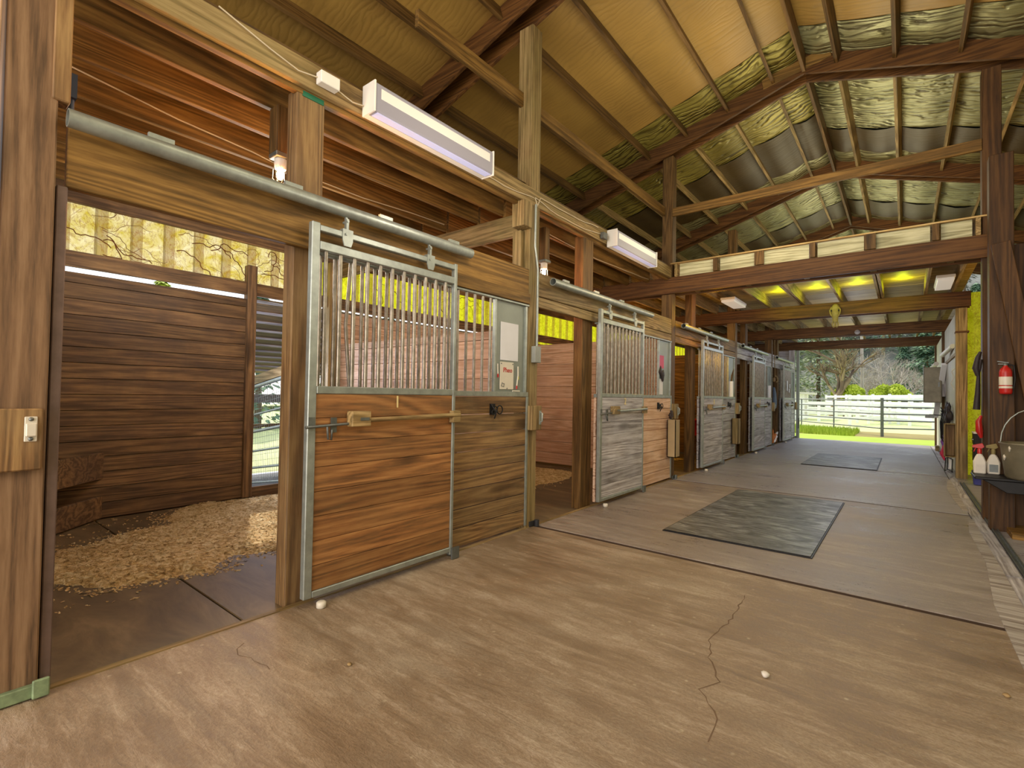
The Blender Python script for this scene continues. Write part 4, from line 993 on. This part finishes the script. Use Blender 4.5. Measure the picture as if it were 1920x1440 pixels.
# run fence sloping down away from the barn
fy=3.4
def fz(x,base,sl=.155): return base+(x+3.9)*sl
ft=thing('run_fence',(-5.0,fy,-.25),'mesh and pipe fence of the horse run seen through the opening of the first stall','fence')
for (z,r) in ((1.42,.03),(1.0,.016),(.745,.022),(.45,.016),(.2,.016),(-.02,.016)):
    MB().tube([(-3.25,fy,fz(-3.25,z)),(-9,fy,fz(-9,z))],r,8).build('fence_rail',M['galv'],ft)
MB().box(-5.28,-5.12,fy-.05,fy+.03,-.35,1.25).build('fence_post',M['tan_z'],ft,bevel=.004)
b=MB()
for i in range(100): x=-3.4-i*.055; b.tube([(x,fy,fz(x,-.02)),(x,fy,fz(x,1.42))],.0022,4)
for i in range(16): z=.05+i*.085; b.tube([(-3.4,fy,fz(-3.4,z)),(-8.9,fy,fz(-8.9,z))],.0022,4)
b.build('wire_mesh',M['galv'],ft)
b=MB(); b.bar((-3.2,fy,fz(-3.2,1.5)+.02),(-9,fy,fz(-9,1.5)+.02),.04,.13); b.build('run_top_board',M['tan_x'],label='pale board along the top of the run fence outside the first stall',cat='board')
# lean-to roof over the run
for i in range(11):
    x=-4.3-i*.5; z=2.62-.15*(-3.35-x)
    MB().prism([(x-.45,z-.04-.067),(x,z-.04),(x,z-.02),(x-.45,z-.02-.067)],3.05,9,'y').build('lean_to_board',M['dark_y'],label='%s dark roof board out from the barn over the horse run'%ORD[i],cat='board',group='lean-to roof boards over the run')
    MB().box(x-.03,x+.012,3.05,9,z-.075,z-.041).build('lean_to_light_line',M['grey_y'],label='%s pale batten out from the barn, standing for light between roof boards'%ORD[i],cat='light_line',group='light lines added under the lean-to roof')  # pale strips stand in for light showing between the roof boards
b=MB(); b.box(-9.6,-9.5,-6,14,.9,1.1); b.build('far_rail_beam',M['grey_y'],label='grey beam across the far side of the horse run',cat='beam')
b=MB(); b.box(-9.62,-9.55,-6,14,.3,.38); b.build('far_rail_board',M['joist_y'],label='orange-brown low rail at the far side of the run',cat='rail')

# ================================================================== OUTSIDE THE FAR END
ground(-30,30,17.47,20.3,20,4,lambda x,y:-.03,'grass')
ground(-30,30,20.3,24,40,10,lambda x,y:-.05+.03*mnoise.noise(Vector((x*2,y*2,0))),'dirt')
ground(-60,60,24,75,20,20,lambda x,y:-.05-.003*(y-24),'field')
# grass tufts as stuff
b=MB(); rr=random.Random(2)
for q in range(5200):
    x=rr.uniform(-2.5,1.3); 
    y=20.6+rr.random()*3.4-(x*.35); h=rr.uniform(.05,.2); w=.012
    if y<20.3: continue
    dx=rr.uniform(-.05,.05); dy=rr.uniform(-.03,.03)
    b.add([(x-w,y,-.05),(x+w,y,-.05),(x+dx,y+dy,h)],[(0,1,2)],rr.random())
b.build('grass_tufts',M['grass'],label='strip of tall bright grass along the foot of the pipe fence',cat='grass',kind='stuff')
# pipe panel fence
def pipefence(p0,p1,label,posts,zt=1.2):
    t=thing('pipe_fence',(p0[0],p0[1],-.05),label,'fence','grey pipe fence panels outside the open end')
    p0=Vector(p0+(0,));p1=Vector(p1+(0,))
    for z in (zt,.97,.73,.50,.24): MB().tube([p0+Vector((0,0,z)),p1+Vector((0,0,z))],.022,8).build('rail',M['galv_dark'],t)
    for f_ in posts: p=p0.lerp(p1,f_); MB().tube([p+Vector((0,0,-.08)),p+Vector((0,0,zt+.02))],.024,8).build('upright',M['galv_dark'],t)
pipefence((2.0,21.2),(-2.6,26.8),'long grey pipe fence panel left of the gate post beyond the barn',(.33,.62,1.))
pipefence((2.1,21.2),(6.4,23.5),'grey pipe fence panel right of the gate post beyond the barn',(.5,1.))
MB().tube([(2.05,21.2,-.1),(2.05,21.2,1.28)],.05,10).build('gate_post',M['galv_dark'],label='thick grey pipe post between the two fence panels',cat='post')
# white vinyl fences
def vinyl(p0,p1,n,label,h=1.35):
    t=thing('white_fence',(p0[0],p0[1],-.1),label,'fence','white rail fences in the field')
    p0=Vector(p0+(0,));p1=Vector(p1+(0,))
    for i in range(n+1):
        p=p0.lerp(p1,i/n); MB().box(p.x-.07,p.x+.07,p.y-.07,p.y+.07,-.2,h+.06,.5).build('post',M['vinyl'],t)
    for z in (h-.08,h-.45,h-.82,h-1.15):
        b=MB(); b.bar(p0+Vector((0,0,z)),p1+Vector((0,0,z)),.04,.15,tint=.5); b.build('rail',M['vinyl'],t)
vinyl((-3,33),(6,34),5,'nearest white rail fence running across the field',1.0)
vinyl((3.7,29.5),(-2.2,46),7,'white rail fence running back up the field toward the trees',1.5)
vinyl((-5,40),(7,41),6,'farther white rail fence across the field',1.05)
vinyl((.5,30),(4.3,47),6,'middle white rail fence receding up the field',1.4)
# small white shed at the left
sh=thing('white_shed',(-3.6,36,0),'small white shed at the left edge of the open doorway view','shed')
MB().box(-6,-2.35,35,38,-.2,1.5,.5).build('walls',M['vinyl'],sh); b=MB(); b.prism([(-6.4,1.5),(-1.9,1.5),(-1.9,1.62),(-6.4,1.8)],34.6,38.4,'y',.5); b.build('roof',M['ivory'],sh)
MB().box(-2.12,-2.0,34.7,34.83,-.2,1.52,.5).build('porch_post',M['ivory'],sh)
MB().tube([(.18,46,-.2),(.05,46,9.5)],[.11,.09],10).build('utility_pole',M['bark'],label='slim pale utility pole rising in front of the bare trees',cat='pole')
# wooded hillside
ground(-60,80,62,110,60,24,lambda x,y:-1+(y-62)*.55+2.2*mnoise.noise(Vector((x*.12,y*.12,0)))+.8*mnoise.noise(Vector((x*.5,y*.5,2))),'hill')
def crown(t,c,r,n,mat,seed,sq=(1,1,1),leaf=.16,name='crown'):
    rr=random.Random(seed); b=MB(); lobes=[]
    for _ in range(14):
        d=Vector((rr.gauss(0,1),rr.gauss(0,1),rr.gauss(0,1))).normalized()*rr.uniform(.2,.75); lobes.append((Vector((d.x*sq[0]*r,d.y*sq[1]*r,d.z*sq[2]*r)),rr.uniform(.3,.5)*r,rr.random()))
    for _ in range(n):
        l=rr.choice(lobes); d=Vector((rr.gauss(0,1),rr.gauss(0,1),rr.gauss(0,1))).normalized(); p=Vector(c)+l[0]+d*l[1]*rr.uniform(.7,1.05)
        u=Vector((rr.gauss(0,1),rr.gauss(0,1),rr.gauss(0,1))).normalized()*leaf*rr.uniform(.6,1.4); w=u.orthogonal().normalized()*leaf*.7
        b.add([p-u,p+w,p+u,p-w],[(0,1,2,3)],min(1,max(0,.35*l[2]+.35*(d.z*.5+.5)+.3*rr.random())))
    return b.build(name,mat,t)
def conifer(x,y,h,r,seed,label,mat='ever',z0=-.5,n=3800):
    t=thing('evergreen_tree',(x,y,z0),label,'tree','evergreens behind the field'); rr=random.Random(seed)
    MB().tube([(x,y,z0),(x,y,z0+h*.95)],[.22,.05],8).build('trunk',M['darkbark'],t)
    b=MB()
    for _ in range(n):
        f=rr.random()**.75; z=z0+h*(.06+.94*f); tier=.75+.25*math.sin(f*46+x); R_=r*(1-f)**.8*tier*rr.uniform(.55,1.05)+.1; a=rr.uniform(0,2*PI)
        p=Vector((x+R_*math.cos(a),y+R_*math.sin(a),z-.25*R_)); o_=Vector((math.cos(a),math.sin(a),-.45)).normalized()*rr.uniform(.18,.42); w=Vector((-math.sin(a),math.cos(a),0))*rr.uniform(.06,.14)
        b.add([p-o_*.5,p+w,p+o_,p-w],[(0,1,2,3)],rr.random())
    b.build('foliage',M[mat],t)
def bare(x,y,h,seed,label,mat='bark',z0=-.3,r0=.14,lean=0,spread=.5,depth=5,name='bare_tree'):
    t=thing(name,(x,y,z0),label,'tree','bare trees behind the field'); rr=random.Random(seed); b=MB(); tk=MB()
    def grow(p,d,l,r,dep,first=False):
        pts=[p]; q=Vector(p); dd=Vector(d)
        for _ in range(4):
            dd=(dd+Vector((rr.gauss(0,.12),rr.gauss(0,.12),rr.gauss(.02,.08)))).normalized(); q=q+dd*l/4; pts.append(q.copy())
        (tk if first else b).tube(pts,[r*(1-.35*i/4) for i in range(5)],8 if first else 4,cap=False)
        if dep==0: return
        for k in range(3 if not first else 5):
            f=rr.uniform(.45,1.); i=int(f*4); pp=pts[i]
            nd=(dd+Vector((rr.gauss(0,spread),rr.gauss(0,spread),rr.gauss(.1,spread*.5)))).normalized(); grow(pp,nd,l*rr.uniform(.55,.8),r*.55,dep-1)
    grow(Vector((x,y,z0)),Vector((lean,0,1)).normalized(),h*.42,r0,depth,True)
    tk.build('trunk',M[mat],t); b.build('branches',M[mat],t)
spec=[(-5.8,52,11,2.6,'sage'),(-3.9,56,13,2.8,'sage'),(-2.3,62,10,2.3,'sage'),(2.6,66,8,2.0,'ever'),(4.2,57,10,2.4,'ever'),(5.8,56,12,2.6,'ever'),(8,64,13,3.3,'ever')]
for i,(x,y,h,r,mt) in enumerate(spec):
    conifer(x,y,h,r,50+i,['pale green evergreen at the far left of the doorway view','sage green evergreen left of the big crooked tree','pale evergreen just behind the crooked tree','dark evergreen low behind the bare trees at right','dark blue-green evergreen right of the bare trees','tall dark evergreen at the right above the cabinet','right-most dark evergreen partly behind the door post'][i],mt)
for i in range(12):
    x=-9+i*1.6; conifer(x,76+(i%3)*4,8+(i%4)*1.5,3.2,90+i,'%s tree from the left on the wooded hillside'%ORD[i],['ever','sage','hill'][i%3],z0=6+(i%3)*1.5,n=1500)
bare(-1.6,44,8,3,'big crooked mossy tree with thick trunk left of the pole','darkbark',r0=.26,lean=.1,spread=.55,depth=5)
for i,(x,y,h) in enumerate(((.3,50,6.5),(1.3,51,7.),(2.0,49,6.5),(2.7,51,5.5),(3.4,49,4.5),(.9,54,8.),(-.6,52,6))):
    bare(x,y,h,20+i,'%s pale leafless tree from the left behind the white fence'%ORD[i],r0=.09,spread=.6,depth=5)
for i,(x,y,r) in enumerate(((-.45,45,.75),(-1.0,45.5,.5),(1.6,45,.8),(2.3,45,.55))):
    t=thing('lime_bush',(x,y,-.2),['round lime green bush just left of the utility pole','small lime bush at the foot of the crooked tree','lime green bush right of the utility pole behind the white fence','lower lime bush beside the right-hand one'][i],'bush','lime bushes in the sun')
    crown(t,(x,y,1.7),r*1.3,3200,M['lime'],70+i,(1.2,1,.9),.09,'foliage'); MB().tube([(x,y,-.3),(x,y,.8)],.06,6).build('stem',M['darkbark'],t)

# trees beyond the horse run
for i,(x,y,h) in enumerate(((-24,12,8),(-27,18,9),(-22,7,7),(-30,25,10))):
    conifer(x,y,h,2.8,200+i,'%s evergreen glimpsed through the horse run opening'%ORD[i],['ever','sage','lime','ever'][i],z0=-1.2,n=1500)

# ================================================================== LIGHT
w=bpy.data.worlds.new('sky'); bpy.context.scene.world=w; w.use_nodes=True; nt=w.node_tree; bg=nt.nodes['Background']
sky=nt.nodes.new('ShaderNodeTexSky'); sky.sky_type='NISHITA'; sky.sun_elevation=math.radians(42); sky.sun_rotation=math.radians(-60); sky.sun_disc=False; sky.air_density=1.; sky.dust_density=2.5
mixn=nt.nodes.new('ShaderNodeMix'); mixn.data_type='RGBA'; mixn.inputs[0].default_value=.75; mixn.inputs[7].default_value=(.86,.9,1,1)
sc_=nt.nodes.new('ShaderNodeVectorMath'); sc_.operation='SCALE'; sc_.inputs['Scale'].default_value=.22
nt.links.new(sky.outputs[0],sc_.inputs[0]); nt.links.new(sc_.outputs[0],mixn.inputs[6]); nt.links.new(mixn.outputs[2],bg.inputs[0]); bg.inputs[1].default_value=1.5
def lamp(kind,name,loc,power,col,rot=None,**k):
    l=bpy.data.lights.new(name,kind); l.energy=power; l.color=hx(col)[:3]
    for a,v in k.items(): setattr(l,a,v)
    o=bpy.data.objects.new(name,l); C.objects.link(o); o.location=loc
    if rot is not None: o.rotation_mode='QUATERNION'; o.rotation_quaternion=Vector(rot).to_track_quat('-Z','Y')
    return o
lamp('SUN','sun',(-20,20,30),3.2,'#fff2dc',rot=(.62,-.28,-.72),angle=.02)
# added area fill behind the photographer, standing in for rear door daylight
lamp('AREA','rear_fill',(1.7,-4.2,2.0),330,'#fff0de',rot=(0,1,.0),size=3.2,size_y=3.6,shape='RECTANGLE')
# glow of the strip lights and bulb fixtures under the stall lofts
lamp('POINT','strip_glow',(.7,2.35,2.5),14,'#fff0dc',shadow_soft_size=.12)
lamp('POINT','strip_glow',(.7,5.6,2.5),12,'#ffdfb4',shadow_soft_size=.12)
lamp('POINT','bulb_glow',(-.3,1.42,2.40),26,'#ffb060',shadow_soft_size=.03)
lamp('POINT','bulb_glow',(-.22,4.1,2.36),10,'#ff8a3a',shadow_soft_size=.03)

for y,p in ((-.6,30),(2.2,34),(5.4,34),(8.8,30),(12.2,34),(15.6,34)):
    lamp('POINT','aisle_fill',(1.7,y,2.3),p,'#fff4e0' if y<7 else '#e6ecff',shadow_soft_size=.5)  # unseen fill added along the aisle, bluish ones imitating far-end daylight
for y,p in ((1.6,46),(5.3,52),(8.8,60),(12.3,50),(15.7,40)):
    lamp('POINT','roof_fill',(1.7,y,3.75),p,'#fff6d0',shadow_soft_size=.5)  # no fixture here: fill points added to brighten the roof
for y,x,p,c in ((1.9,-1.5,50,'#fff2e4'),(5.3,-1.5,26,'#ffe4c8'),(8.9,-1.5,16,'#ffb070'),(12.4,-1.5,8,'#ffc890'),(15.8,-1.5,8,'#e8e8f0')):
    lamp('POINT','stall_fill',(x,y,2.35),p,c,shadow_soft_size=.3)  # soft fill added inside each stall, no lamp hangs there
lamp('POINT','header_fill',(.4,7.9,2.5),13,'#ffb010',shadow_soft_size=.05)  # added yellow point imitating sunlight on the third header
lamp('POINT','header_fill',(-.5,9.0,1.9),14,'#ffc428',shadow_soft_size=.1)  # added golden fill behind the bars of the third door
lamp('POINT','run_fill',(-3.7,3.0,1.5),55,'#dce2ff',shadow_soft_size=.3)  # added point standing in for bluish daylight at the run opening
lamp('POINT','tack_glow',(4.8,8.8,2.2),40,'#ffb054',shadow_soft_size=.3)
for x in (.9,1.47,2.05,2.63): lamp('POINT','loft_fill',(x,9.9,3.02),5,'#e6ff20',shadow_soft_size=.05)  # unseen lime-yellow points added to tint the loft ceiling
sc=bpy.context.scene
sc.view_settings.view_transform='Standard'; sc.view_settings.look='None'; sc.view_settings.exposure=0
sc.cycles.max_bounces=8; sc.cycles.diffuse_bounces=5; sc.cycles.transparent_max_bounces=6
sc.cycles.sample_clamp_indirect=4
